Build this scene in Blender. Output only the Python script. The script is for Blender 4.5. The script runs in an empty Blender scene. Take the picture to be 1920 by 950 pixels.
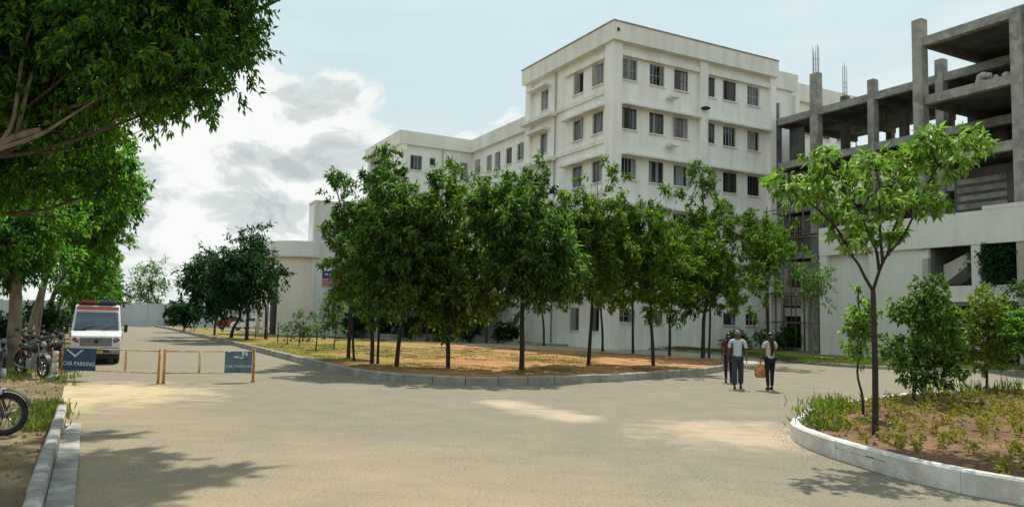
import bpy, bmesh, math, random
import numpy as np
from mathutils import Vector, Matrix

# ------------------------------------------------------------------ camera, sky, sun, exposure
SC = bpy.context.scene
COL = SC.collection
FPX, CAMZ = 1453.0, 1.85
PITCH, ROLL = math.atan(125 / FPX), 0.025
_fw = Vector((0, math.cos(PITCH), math.sin(PITCH)))
_r0 = Vector((1, 0, 0)); _u0 = Vector((0, -math.sin(PITCH), math.cos(PITCH)))
_U = _u0 * math.cos(ROLL) - _r0 * math.sin(ROLL)
_R = _r0 * math.cos(ROLL) + _u0 * math.sin(ROLL)
cd = bpy.data.cameras.new('camera'); cam = bpy.data.objects.new('camera', cd); COL.objects.link(cam)
cd.sensor_width = 36; cd.lens = 36 * FPX / 1920; cd.clip_start = 0.05; cd.clip_end = 5000
cam.matrix_world = Matrix(((_R.x, _U.x, -_fw.x, 0), (_R.y, _U.y, -_fw.y, 0), (_R.z, _U.z, -_fw.z, CAMZ), (0, 0, 0, 1)))
SC.camera = cam
SC.view_settings.view_transform = 'Standard'; SC.view_settings.look = 'None'
SC.view_settings.exposure = 0.14; SC.view_settings.gamma = 1.0

def at(px, py, z=0.0):
    """point of the place seen at photo pixel (px, py) on the level z"""
    d = _fw + _R * ((px - 960) / FPX) - _U * ((py - 475) / FPX)
    t = (z - CAMZ) / d.z
    return Vector((d.x * t, d.y * t, z))
def up_at(px, py, Y):
    """point seen at (px, py) at distance Y ahead"""
    d = _fw + _R * ((px - 960) / FPX) - _U * ((py - 475) / FPX)
    t = Y / d.y
    return Vector((d.x * t, Y, CAMZ + d.z * t))

SUN_D = Vector((-0.14, -0.68, -1.0)).normalized()
sd = bpy.data.lights.new('sun', 'SUN'); sun = bpy.data.objects.new('sun', sd); COL.objects.link(sun)
sd.energy = 4.8; sd.angle = math.radians(0.6); sd.color = (1.0, 0.955, 0.87)
sun.rotation_euler = SUN_D.to_track_quat('-Z', 'Y').to_euler()
S_EL = math.asin(-SUN_D.z); S_AZ = math.atan2(-SUN_D.x, -SUN_D.y)

W = bpy.data.worlds.new('World'); SC.world = W; W.use_nodes = True
nt = W.node_tree; nt.nodes.clear()
def NN(t, kind, **kw):
    n = t.nodes.new(kind)
    for k, v in kw.items():
        if k == 'inp':
            for a, b in v.items(): n.inputs[a].default_value = b
        else: setattr(n, k, v)
    return n
def LK(t, a, b): t.links.new(a, b)
def math_n(t, op, a, b=None, clamp=False):
    n = t.nodes.new('ShaderNodeMath'); n.operation = op; n.use_clamp = clamp
    for i, v in enumerate((a, b)):
        if v is None: continue
        if isinstance(v, (int, float)): n.inputs[i].default_value = v
        else: t.links.new(v, n.inputs[i])
    return n.outputs[0]
def ramp(t, fac, stops, interp='LINEAR'):
    n = t.nodes.new('ShaderNodeValToRGB'); n.color_ramp.interpolation = interp
    el = n.color_ramp.elements
    while len(el) < len(stops): el.new(0.5)
    for e, (p, c) in zip(el, stops):
        e.position = p; e.color = (c[0], c[1], c[2], 1) if not isinstance(c, (int, float)) else (c, c, c, 1)
    t.links.new(fac, n.inputs[0]); return n.outputs[0]
def mixc(t, fac, a, b, mode='MIX'):
    n = t.nodes.new('ShaderNodeMix'); n.data_type = 'RGBA'; n.blend_type = mode
    for i, v in ((0, fac), (6, a), (7, b)):
        if isinstance(v, (int, float)): n.inputs[i].default_value = v
        elif isinstance(v, tuple): n.inputs[i].default_value = (v[0], v[1], v[2], 1)
        else: t.links.new(v, n.inputs[i])
    return n.outputs[2]

sky = NN(nt, 'ShaderNodeTexSky', sky_type='NISHITA', sun_disc=False)
sky.sun_elevation = S_EL; sky.sun_rotation = S_AZ; sky.dust_density = 2.0; sky.air_density = 1.0
SKY = 0.12
skyc = mixc(nt, 1.0, sky.outputs[0], (SKY, SKY, SKY), 'MULTIPLY')
tc = NN(nt, 'ShaderNodeTexCoord'); nrm = NN(nt, 'ShaderNodeVectorMath', operation='NORMALIZE'); LK(nt, tc.outputs['Generated'], nrm.inputs[0])
sep = NN(nt, 'ShaderNodeSeparateXYZ'); LK(nt, nrm.outputs[0], sep.inputs[0])
el = sep.outputs[2]
mp = NN(nt, 'ShaderNodeMapping'); LK(nt, nrm.outputs[0], mp.inputs[0]); mp.inputs['Scale'].default_value = (1, 1, 1.7); mp.inputs['Location'].default_value = (0.35, 0.1, 0.16)
n1 = NN(nt, 'ShaderNodeTexNoise', inp={'Scale': 5.5, 'Detail': 9.0, 'Roughness': 0.55, 'Distortion': 0.25}); LK(nt, mp.outputs[0], n1.inputs[0])
n2 = NN(nt, 'ShaderNodeTexNoise', inp={'Scale': 12.0, 'Detail': 9.0, 'Roughness': 0.58, 'Distortion': 0.45}); LK(nt, mp.outputs[0], n2.inputs[0])
# banks of cumulus low in the sky, one of them ahead on the left, others round the horizon
def bank(px, py, k):
    d = (_fw + _R * ((px - 960) / FPX) - _U * ((py - 475) / FPX)).normalized()
    dt = NN(nt, 'ShaderNodeVectorMath', operation='DOT_PRODUCT'); LK(nt, nrm.outputs[0], dt.inputs[0]); dt.inputs[1].default_value = d
    return math_n(nt, 'POWER', math_n(nt, 'MAXIMUM', dt.outputs['Value'], 0.0), k)
b1 = bank(430, 330, 60); b2 = bank(300, 330, 28); b3 = bank(640, 200, 500)
nb = NN(nt, 'ShaderNodeTexNoise', inp={'Scale': 1.6, 'Detail': 2.0}); LK(nt, nrm.outputs[0], nb.inputs[0])
low = math_n(nt, 'MULTIPLY', math_n(nt, 'SUBTRACT', 0.45, el), 0.25)
cov = math_n(nt, 'ADD', math_n(nt, 'MULTIPLY', b1, 0.20), math_n(nt, 'MULTIPLY', b2, 0.20))
cov = math_n(nt, 'ADD', cov, math_n(nt, 'MULTIPLY', b3, 0.12))
cov = math_n(nt, 'ADD', cov, math_n(nt, 'MULTIPLY', math_n(nt, 'SUBTRACT', nb.outputs[0], 0.70), 0.5))
dens = math_n(nt, 'SUBTRACT', math_n(nt, 'ADD', n1.outputs[0], cov), math_n(nt, 'MULTIPLY', math_n(nt, 'MAXIMUM', math_n(nt, 'SUBTRACT', el, 0.27), 0.0), 1.6))
cl = ramp(nt, dens, [(0.52, 0), (0.58, 0.85), (0.67, 1)], 'EASE')
shade = math_n(nt, 'ADD', math_n(nt, 'ADD', math_n(nt, 'MULTIPLY', n2.outputs[0], 2.0), math_n(nt, 'MULTIPLY', dens, -0.95)), math_n(nt, 'ADD', math_n(nt, 'MULTIPLY', el, 0.45), 0.02))
clc = ramp(nt, shade, [(0.0, (0.49, 0.53, 0.54)), (0.20, (0.60, 0.65, 0.65)), (0.46, (0.86, 0.88, 0.86))], 'EASE')
hz = ramp(nt, el, [(0.0, (0.60, 0.65, 0.62)), (0.12, (0.60, 0.70, 0.70)), (0.35, (0.58, 0.73, 0.76)), (1.0, (0.48, 0.66, 0.76))])
base = mixc(nt, 0.88, skyc, hz)
# thin high streaks
mp2 = NN(nt, 'ShaderNodeMapping'); LK(nt, nrm.outputs[0], mp2.inputs[0]); mp2.inputs['Scale'].default_value = (1.2, 1.2, 6.0)
n3 = NN(nt, 'ShaderNodeTexNoise', inp={'Scale': 2.2, 'Detail': 6.0, 'Roughness': 0.5}); LK(nt, mp2.outputs[0], n3.inputs[0])
cir = ramp(nt, n3.outputs[0], [(0.36, 0), (0.70, 0.70)], 'EASE')
base = mixc(nt, cir, base, (0.78, 0.84, 0.84))
fin = mixc(nt, cl, base, clc)
bg = NN(nt, 'ShaderNodeBackground'); LK(nt, fin, bg.inputs[0]); bg.inputs[1].default_value = 1.0
wo = NN(nt, 'ShaderNodeOutputWorld'); LK(nt, bg.outputs[0], wo.inputs[0])

# ------------------------------------------------------------------ materials
MATS = {}
def material(name, c1, c2=None, scale=3.0, rough=0.85, bump=0.0, bscale=30.0, metallic=0.0, detail=5.0, spec=0.3, c3=None, s3=0.5, stretch=None, lo=0.35, hi=0.65):
    if name in MATS: return MATS[name]
    m = bpy.data.materials.new(name); m.use_nodes = True; t = m.node_tree
    b = t.nodes['Principled BSDF']; b.inputs['Roughness'].default_value = rough; b.inputs['Metallic'].default_value = metallic
    b.inputs['Specular IOR Level'].default_value = spec
    tcn = NN(t, 'ShaderNodeTexCoord'); vec = tcn.outputs['Object']
    g = NN(t, 'ShaderNodeNewGeometry'); vec = g.outputs['Position']
    if stretch:
        mpn = NN(t, 'ShaderNodeMapping'); LK(t, vec, mpn.inputs[0]); mpn.inputs['Scale'].default_value = stretch; v2 = mpn.outputs[0]
    else: v2 = vec
    if c2 is None: c2 = tuple(x * 0.85 for x in c1)
    n = NN(t, 'ShaderNodeTexNoise', inp={'Scale': scale, 'Detail': detail, 'Roughness': 0.6}); LK(t, v2, n.inputs[0])
    c = ramp(t, n.outputs[0], [(lo, c2), (hi, c1)])
    if c3 is not None:
        nn = NN(t, 'ShaderNodeTexNoise', inp={'Scale': s3, 'Detail': 6.0, 'Roughness': 0.65}); LK(t, vec, nn.inputs[0])
        f = ramp(t, nn.outputs[0], [(0.48, 0), (0.62, 1)])
        c = mixc(t, f, c, c3)
    LK(t, c, b.inputs['Base Color'])
    if bump > 0:
        nbp = NN(t, 'ShaderNodeTexNoise', inp={'Scale': bscale, 'Detail': 6.0}); LK(t, vec, nbp.inputs[0])
        bp = NN(t, 'ShaderNodeBump', inp={'Strength': bump, 'Distance': 0.02}); LK(t, nbp.outputs[0], bp.inputs['Height']); LK(t, bp.outputs[0], b.inputs['Normal'])
    MATS[name] = m; return m
def leaf_material(name, cols, transl=0.35, rough=0.5):
    m = bpy.data.materials.new(name); m.use_nodes = True; t = m.node_tree
    b = t.nodes['Principled BSDF']; out = t.nodes['Material Output']
    b.inputs['Roughness'].default_value = rough + .08; b.inputs['Specular IOR Level'].default_value = 0.18
    g = NN(t, 'ShaderNodeNewGeometry')
    nz = NN(t, 'ShaderNodeTexNoise', inp={'Scale': 0.9, 'Detail': 2.0}); LK(t, g.outputs['Position'], nz.inputs[0])
    f = math_n(t, 'ADD', math_n(t, 'MULTIPLY', g.outputs['Random Per Island'], 0.6), math_n(t, 'MULTIPLY', nz.outputs[0], 0.55))
    n = len(cols)
    c = ramp(t, f, [(0.12 + 0.8 * i / max(1, n - 1), cc) for i, cc in enumerate(cols)])
    LK(t, c, b.inputs['Base Color'])
    tr = NN(t, 'ShaderNodeBsdfTranslucent')
    c2 = mixc(t, 1.0, c, (1.0, 1.45, 0.5), 'MULTIPLY'); LK(t, c2, tr.inputs[0])
    mx = NN(t, 'ShaderNodeMixShader'); mx.inputs[0].default_value = transl
    LK(t, b.outputs[0], mx.inputs[1]); LK(t, tr.outputs[0], mx.inputs[2]); LK(t, mx.outputs[0], out.inputs[0])
    MATS[name] = m; return m
def painted_wall(name, c, dirt, streak=0.5):
    """lime-washed plaster with rain streaks and patchy grime"""
    m = bpy.data.materials.new(name); m.use_nodes = True; t = m.node_tree
    b = t.nodes['Principled BSDF']; b.inputs['Roughness'].default_value = 0.9; b.inputs['Specular IOR Level'].default_value = 0.15
    g = NN(t, 'ShaderNodeNewGeometry')
    mpn = NN(t, 'ShaderNodeMapping'); LK(t, g.outputs['Position'], mpn.inputs[0]); mpn.inputs['Scale'].default_value = (0.9, 0.9, 0.10)
    n = NN(t, 'ShaderNodeTexNoise', inp={'Scale': 1.3, 'Detail': 8.0, 'Roughness': 0.65}); LK(t, mpn.outputs[0], n.inputs[0])
    n2 = NN(t, 'ShaderNodeTexNoise', inp={'Scale': 0.45, 'Detail': 7.0, 'Roughness': 0.65}); LK(t, g.outputs['Position'], n2.inputs[0])
    f1 = ramp(t, n.outputs[0], [(0.46, 0), (0.76, streak)]); f2 = ramp(t, n2.outputs[0], [(0.45, 0), (0.72, streak * 0.9)])
    cc = mixc(t, f1, c, dirt); cc = mixc(t, f2, cc, tuple(0.5 * a + 0.5 * d for a, d in zip(c, dirt)))
    LK(t, cc, b.inputs['Base Color'])
    n4 = NN(t, 'ShaderNodeTexNoise', inp={'Scale': 6.0, 'Detail': 8.0}); LK(t, g.outputs['Position'], n4.inputs[0])
    bp = NN(t, 'ShaderNodeBump', inp={'Strength': 0.25, 'Distance': 0.03}); LK(t, n4.outputs[0], bp.inputs['Height']); LK(t, bp.outputs[0], b.inputs['Normal'])
    MATS[name] = m; return m

M_white = painted_wall('white_plaster', (0.91, 0.895, 0.83), (0.46, 0.43, 0.36), 0.42)
M_parapet = painted_wall('parapet_plaster', (0.84, 0.82, 0.74), (0.36, 0.34, 0.29), 0.45)
M_annex = painted_wall('annex_plaster', (0.74, 0.74, 0.71), (0.40, 0.38, 0.34), 0.3)
M_cream = painted_wall('cream_plaster', (0.76, 0.70, 0.60), (0.45, 0.40, 0.33), 0.35)
M_rwhite = painted_wall('right_block_plaster', (0.74, 0.73, 0.67), (0.42, 0.38, 0.31), 0.40)
M_beige = painted_wall('raw_plaster', (0.46, 0.42, 0.34), (0.28, 0.25, 0.20), 0.6)
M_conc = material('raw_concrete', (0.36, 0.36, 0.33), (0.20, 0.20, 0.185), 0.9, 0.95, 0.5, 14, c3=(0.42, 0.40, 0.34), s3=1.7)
M_conc_d = material('dark_shaded_concrete', (0.17, 0.17, 0.16), (0.085, 0.085, 0.08), 0.8, 0.95, 0.4, 10)  # darker copy of the raw concrete; soffit shade is put into its colour
M_frame = material('window_frame_paint', (0.45, 0.44, 0.41), (0.30, 0.29, 0.27), 6)
M_dframe = material('dark_window_metal', (0.10, 0.10, 0.10), (0.05, 0.05, 0.05), 6, 0.5)
M_g1 = material('glass_dark', (0.012, 0.014, 0.017), (0.02, 0.024, 0.03), 2, 0.12, spec=0.6)
M_g2 = material('glass_curtain', (0.30, 0.30, 0.29), (0.19, 0.20, 0.21), 5, 0.35, spec=0.5, stretch=(4, 4, 0.3))
M_g3 = material('glass_blue', (0.05, 0.06, 0.09), (0.10, 0.12, 0.17), 1.5, 0.12, spec=0.6)
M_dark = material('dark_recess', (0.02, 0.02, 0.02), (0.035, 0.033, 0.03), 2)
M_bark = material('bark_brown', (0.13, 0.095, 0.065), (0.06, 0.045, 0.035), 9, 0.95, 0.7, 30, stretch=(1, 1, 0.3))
M_bark_l = material('bark_pale', (0.26, 0.21, 0.15), (0.12, 0.10, 0.07), 6, 0.95, 0.6, 25, stretch=(1, 1, 0.35))
M_bark_d = material('bark_dark', (0.055, 0.042, 0.033), (0.03, 0.024, 0.02), 9, 0.95, 0.6, 30)
L_mid = leaf_material('leaf_neem', [(0.013, 0.037, 0.013), (0.032, 0.078, 0.022), (0.095, 0.165, 0.038), (0.25, 0.34, 0.07)], 0.45, 0.5)
L_dark = leaf_material('leaf_dark', [(0.007, 0.030, 0.011), (0.015, 0.055, 0.018), (0.032, 0.085, 0.026)], 0.3, 0.5)
L_olive = leaf_material('leaf_olive', [(0.016, 0.045, 0.006), (0.065, 0.125, 0.012), (0.20, 0.27, 0.022)], 0.42, 0.5)
L_left = leaf_material('leaf_broad_dark', [(0.020, 0.070, 0.030), (0.040, 0.120, 0.036), (0.090, 0.200, 0.036), (0.26, 0.36, 0.025)], 0.52, 0.4)
L_bright = leaf_material('leaf_bright', [(0.035, 0.095, 0.018), (0.10, 0.19, 0.03), (0.22, 0.32, 0.07), (0.36, 0.44, 0.16)], 0.38, 0.5)
L_cover = leaf_material('leaf_cover', [(0.07, 0.075, 0.012), (0.18, 0.18, 0.02), (0.34, 0.29, 0.04), (0.25, 0.15, 0.06)], 0.3, 0.6)
L_yell = leaf_material('leaf_yellowgreen', [(0.05, 0.085, 0.010), (0.13, 0.175, 0.018), (0.24, 0.26, 0.03)], 0.35, 0.5)
L_midb = leaf_material('leaf_neem_pale', [(0.018, 0.045, 0.012), (0.050, 0.095, 0.020), (0.13, 0.19, 0.036), (0.29, 0.34, 0.07)], 0.45, 0.5)
L_grass = leaf_material('grass_blade', [(0.06, 0.10, 0.02), (0.14, 0.17, 0.035), (0.28, 0.26, 0.09)], 0.3, 0.7)
L_red = leaf_material('leaf_red', [(0.10, 0.02, 0.015), (0.25, 0.05, 0.04), (0.06, 0.07, 0.02)], 0.3, 0.6)
M_kerb = material('kerb_concrete', (0.42, 0.40, 0.36), (0.22, 0.21, 0.185), 1.6, 0.9, 0.5, 18, c3=(0.30, 0.26, 0.20), s3=2.6)
M_kerb_w = material('kerb_whitewash', (0.70, 0.68, 0.63), (0.40, 0.38, 0.34), 1.8, 0.9, 0.6, 20, c3=(0.50, 0.47, 0.41), s3=2.0, lo=0.25, hi=0.6)
M_kerb_v = material('verge_kerb_concrete', (0.46, 0.44, 0.39), (0.20, 0.19, 0.17), 2.2, 0.9, 0.6, 20, c3=(0.26, 0.24, 0.20), s3=2.0)
M_yel = material('barrier_paint', (0.62, 0.40, 0.16), (0.40, 0.20, 0.08), 9, 0.6, 0.2, 40, c3=(0.58, 0.50, 0.35), s3=4)
M_orange = material('post_paint', (0.62, 0.30, 0.05), (0.34, 0.14, 0.03), 9, 0.6, 0.2, 40)
M_navy = material('sign_navy', (0.020, 0.055, 0.115), (0.03, 0.07, 0.13), 5, 0.45)
M_slate = material('sign_faded', (0.115, 0.17, 0.20), (0.07, 0.12, 0.15), 5, 0.5)
M_letter = material('sign_white', (0.62, 0.66, 0.68), (0.5, 0.54, 0.56), 5, 0.6)
M_vwhite = material('vehicle_white', (0.82, 0.82, 0.80), (0.70, 0.69, 0.66), 2.5, 0.22, spec=0.6)
M_vgrey = material('vehicle_grey', (0.30, 0.30, 0.31), (0.20, 0.20, 0.21), 8, 0.4)
M_red = material('vehicle_red', (0.35, 0.03, 0.03), (0.25, 0.03, 0.03), 5, 0.35, spec=0.5)
M_blue = material('beacon_blue', (0.02, 0.035, 0.12), (0.03, 0.04, 0.16), 5, 0.25, spec=0.6)
M_black = material('black_plastic', (0.018, 0.018, 0.019), (0.03, 0.03, 0.03), 12, 0.5)
M_tyre = material('tyre_rubber', (0.020, 0.020, 0.020), (0.035, 0.033, 0.03), 20, 0.85, 0.4, 60)
M_chrome = material('worn_chrome', (0.25, 0.25, 0.25), (0.15, 0.15, 0.15), 9, 0.3, metallic=0.8)
M_sheet = material('sheet_metal', (0.48, 0.52, 0.53), (0.36, 0.40, 0.41), 0.4, 0.6, stretch=(1, 1, 0.1))
M_skin = material('skin', (0.13, 0.07, 0.045), (0.10, 0.055, 0.035), 6, 0.5)
M_hair = material('hair', (0.010, 0.009, 0.009), (0.018, 0.016, 0.015), 30, 0.45)
M_ghair = material('grey_hair', (0.12, 0.11, 0.10), (0.25, 0.24, 0.22), 30, 0.6)
M_shirt = material('shirt_pale', (0.55, 0.56, 0.58), (0.42, 0.43, 0.46), 7, 0.9)
M_cream_c = material('top_cream', (0.62, 0.57, 0.47), (0.42, 0.37, 0.29), 16, 0.9)
M_wcloth = material('cloth_white', (0.80, 0.80, 0.76), (0.7, 0.7, 0.66), 9, 0.9)
M_maroon = material('cloth_maroon', (0.16, 0.02, 0.045), (0.09, 0.01, 0.03), 9, 0.9)
M_trou = material('trousers_charcoal', (0.055, 0.055, 0.07), (0.035, 0.035, 0.045), 9, 0.9)
M_blk_c = material('cloth_black', (0.012, 0.012, 0.014), (0.02, 0.02, 0.022), 9, 0.9)
M_bag = material('bag_orange', (0.48, 0.20, 0.06), (0.30, 0.11, 0.03), 8, 0.7, c3=(0.55, 0.30, 0.20), s3=9)
M_bamboo = material('scaffold_pole', (0.26, 0.22, 0.15), (0.15, 0.12, 0.08), 3, 0.9)
M_rust = material('rebar_rust', (0.16, 0.15, 0.15), (0.10, 0.09, 0.085), 9, 0.9)
M_clod = material('soil_clod', (0.25, 0.13, 0.075), (0.14, 0.07, 0.045), 6, 1.0, 0.6, 40)
M_yplate = material('number_plate', (0.55, 0.38, 0.10), (0.42, 0.28, 0.07), 9, 0.6)
M_pink = material('sign_pink', (0.55, 0.22, 0.27), (0.48, 0.18, 0.24), 5, 0.6)
M_purple = material('sign_violet', (0.06, 0.05, 0.20), (0.05, 0.04, 0.16), 5, 0.5)
M_red2 = material('sack_white', (0.6, 0.58, 0.54), (0.42, 0.4, 0.37), 6, 0.9)

def ground_material(name, kind):
    m = bpy.data.materials.new(name); m.use_nodes = True; t = m.node_tree
    b = t.nodes['Principled BSDF']; b.inputs['Roughness'].default_value = 0.95; b.inputs['Specular IOR Level'].default_value = 0.12
    g = NN(t, 'ShaderNodeNewGeometry'); P = g.outputs['Position']; s = NN(t, 'ShaderNodeSeparateXYZ'); LK(t, P, s.inputs[0])
    def nz(sc, det=6.0, r=0.6, vec=None, dist=0.0):
        n = NN(t, 'ShaderNodeTexNoise', inp={'Scale': sc, 'Detail': det, 'Roughness': r, 'Distortion': dist}); LK(t, vec or P, n.inputs[0]); return n.outputs[0]
    fine = nz(26, 8, 0.7); med = nz(1.1, 7, 0.65); big = nz(0.18, 5, 0.55, dist=0.4)
    if kind == 'road':
        asp = ramp(t, fine, [(0.34, (0.115, 0.104, 0.078)), (0.52, (0.205, 0.188, 0.142)), (0.70, (0.31, 0.285, 0.215))])
        asp = mixc(t, ramp(t, med, [(0.38, 0), (0.66, 0.55)]), asp, (0.27, 0.235, 0.165))
        snd = ramp(t, fine, [(0.30, (0.30, 0.222, 0.125)), (0.70, (0.54, 0.408, 0.235))])
        # windblown sand: lies thick by the left verge and thins out along the carriageway
        rot = NN(t, 'ShaderNodeMapping'); LK(t, P, rot.inputs[0]); rot.inputs['Rotation'].default_value = (0, 0, math.radians(-62)); rot.inputs['Scale'].default_value = (0.35, 1.6, 1)
        strk = nz(0.9, 7, 0.6, rot.outputs[0], 0.3)
        across = math_n(t, 'ADD', math_n(t, 'MULTIPLY', s.outputs[0], 0.88), math_n(t, 'MULTIPLY', s.outputs[1], 0.474))
        f = math_n(t, 'MULTIPLY', across, -0.040)
        f = math_n(t, 'ADD', f, math_n(t, 'MULTIPLY', s.outputs[1], -0.042))
        f = math_n(t, 'ADD', f, 0.84)
        f = math_n(t, 'ADD', f, math_n(t, 'MULTIPLY', math_n(t, 'SUBTRACT', strk, 0.5), 0.30))
        f = math_n(t, 'ADD', f, math_n(t, 'MULTIPLY', math_n(t, 'SUBTRACT', big, 0.5), 1.2))
        f = ramp(t, f, [(0.12, 0.10), (0.75, 0.85)])
        c = mixc(t, f, asp, snd)
        # sand drift against the round kerb
        def spot(x, y, r, wob=1.0):
            cmb = NN(t, 'ShaderNodeVectorMath', operation='DISTANCE'); LK(t, P, cmb.inputs[0]); cmb.inputs[1].default_value = (x, y, 0)
            d = math_n(t, 'DIVIDE', cmb.outputs['Value'], r)
            d = math_n(t, 'ADD', d, math_n(t, 'MULTIPLY', math_n(t, 'SUBTRACT', nz(1.3, 6), 0.5), wob))
            return ramp(t, d, [(0.4, 1), (1.0, 0)])
        c = mixc(t, math_n(t, 'MULTIPLY', spot(4.1, 13.6, 2.1, 1.8), 0.6), c, (0.56, 0.42, 0.29))
        c = mixc(t, math_n(t, 'MULTIPLY', spot(-9.6, 17.2, 3.6, 1.4), 0.75), c, (0.60, 0.47, 0.27))
        c = mixc(t, math_n(t, 'MULTIPLY', spot(-10.3, 14.8, 2.6, 1.0), 0.9), c, (0.62, 0.48, 0.28))
        for sx, sy, sr in ((-.15, 17.6, .75), (.25, 16.9, .8), (.75, 16.0, .9), (1.25, 15.2, .8)): c = mixc(t, math_n(t, 'MULTIPLY', spot(sx, sy, sr, .9), 0.8), c, (0.50, 0.40, 0.28))
        # dry run-off marks and hairline cracks
        wv = NN(t, 'ShaderNodeTexVoronoi', feature='DISTANCE_TO_EDGE', inp={'Scale': 0.32}); 
        wp = NN(t, 'ShaderNodeVectorMath', operation='ADD'); LK(t, P, wp.inputs[0])
        nw = NN(t, 'ShaderNodeTexNoise', inp={'Scale': 0.9, 'Detail': 5.0}); LK(t, P, nw.inputs[0]); LK(t, nw.outputs['Color'], wp.inputs[1]); LK(t, wp.outputs[0], wv.inputs[0])
        cr = ramp(t, wv.outputs[0], [(0.0, 0.18), (0.006, 0.0)])
        c = mixc(t, cr, c, (0.10, 0.09, 0.07))
        st = ramp(t, nz(0.5, 8, 0.7, dist=0.8), [(0.50, 0), (0.72, 0.55)])
        # wheel tracks curve along the carriageway and round the island
        wv2 = NN(t, 'ShaderNodeTexWave', wave_type='BANDS', inp={'Scale': 0.42, 'Distortion': 3.0, 'Detail': 4.0, 'Detail Scale': 0.5}); LK(t, rot.outputs[0], wv2.inputs[0])
        c = mixc(t, math_n(t, 'MULTIPLY', ramp(t, wv2.outputs[1], [(0.55, 0), (0.9, 0.12)]), nz(0.3, 5)), c, (0.15, 0.132, 0.10))
        c = mixc(t, ramp(t, nz(7, 9, 0.75), [(0.60, 0), (0.70, 0.5)]), c, (0.13, 0.11, 0.08))
        c = mixc(t, st, c, (0.20, 0.175, 0.125))
        bs = 0.5
    elif kind == 'verge':
        c = ramp(t, med, [(0.30, (0.12, 0.085, 0.05)), (0.50, (0.24, 0.18, 0.10)), (0.68, (0.42, 0.32, 0.18))])
        c = mixc(t, ramp(t, big, [(0.48, 0), (0.6, 0.6)]), c, (0.13, 0.13, 0.05))
        c = mixc(t, ramp(t, fine, [(0.4, 0.35), (0.6, 0)]), c, (0.09, 0.07, 0.045))
        bs = 0.8
    elif kind == 'lawn_island':
        soil = ramp(t, med, [(0.30, (0.24, 0.115, 0.045)), (0.50, (0.40, 0.205, 0.085)), (0.70, (0.50, 0.29, 0.14))])
        gr = ramp(t, fine, [(0.3, (0.105, 0.12, 0.018)), (0.7, (0.27, 0.235, 0.045))])
        w = math_n(t, 'ADD', math_n(t, 'MULTIPLY', s.outputs[0], -0.055), math_n(t, 'MULTIPLY', s.outputs[1], 0.0))
        w = math_n(t, 'ADD', w, math_n(t, 'MULTIPLY', math_n(t, 'SUBTRACT', big, 0.5), 2.2))
        w = math_n(t, 'ADD', w, math_n(t, 'MULTIPLY', math_n(t, 'SUBTRACT', med, 0.5), 0.8))
        c = mixc(t, ramp(t, w, [(0.05, 0.0), (0.55, 0.75)]), soil, gr)
        bs = 0.9
    elif kind == 'lawn':
        c = ramp(t, fine, [(0.3, (0.10, 0.13, 0.025)), (0.7, (0.26, 0.27, 0.07))])
        c = mixc(t, ramp(t, med, [(0.45, 0), (0.68, 0.7)]), c, (0.40, 0.31, 0.18)); bs = 0.9
    elif kind == 'bed':
        c = ramp(t, med, [(0.30, (0.12, 0.065, 0.04)), (0.50, (0.22, 0.125, 0.07)), (0.68, (0.34, 0.215, 0.12))])
        c = mixc(t, ramp(t, fine, [(0.35, 0.6), (0.55, 0)]), c, (0.09, 0.045, 0.03)); bs = 1.0
    elif kind == 'patch':
        c = ramp(t, fine, [(0.3, (0.34, 0.275, 0.19)), (0.7, (0.52, 0.42, 0.30))]); bs = 0.6
    else:
        c = ramp(t, med, [(0.3, (0.36, 0.29, 0.20)), (0.7, (0.55, 0.47, 0.34))]); bs = 0.6
    LK(t, c, b.inputs['Base Color'])
    bp = NN(t, 'ShaderNodeBump', inp={'Strength': bs, 'Distance': 0.03}); LK(t, math_n(t, 'ADD', nz(40, 8, 0.7), math_n(t, 'MULTIPLY', med, 1.5)), bp.inputs['Height']); LK(t, bp.outputs[0], b.inputs['Normal'])
    MATS[name] = m; return m
G_road = ground_material('dusty_asphalt', 'road'); G_verge = ground_material('verge_soil', 'verge')
G_isl = ground_material('island_soil', 'lawn_island'); G_lawn = ground_material('rough_lawn', 'lawn')
G_bed = ground_material('bed_soil', 'bed'); G_patch = ground_material('sand_patch', 'patch'); G_path = ground_material('drive_sand', 'drive')

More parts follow.
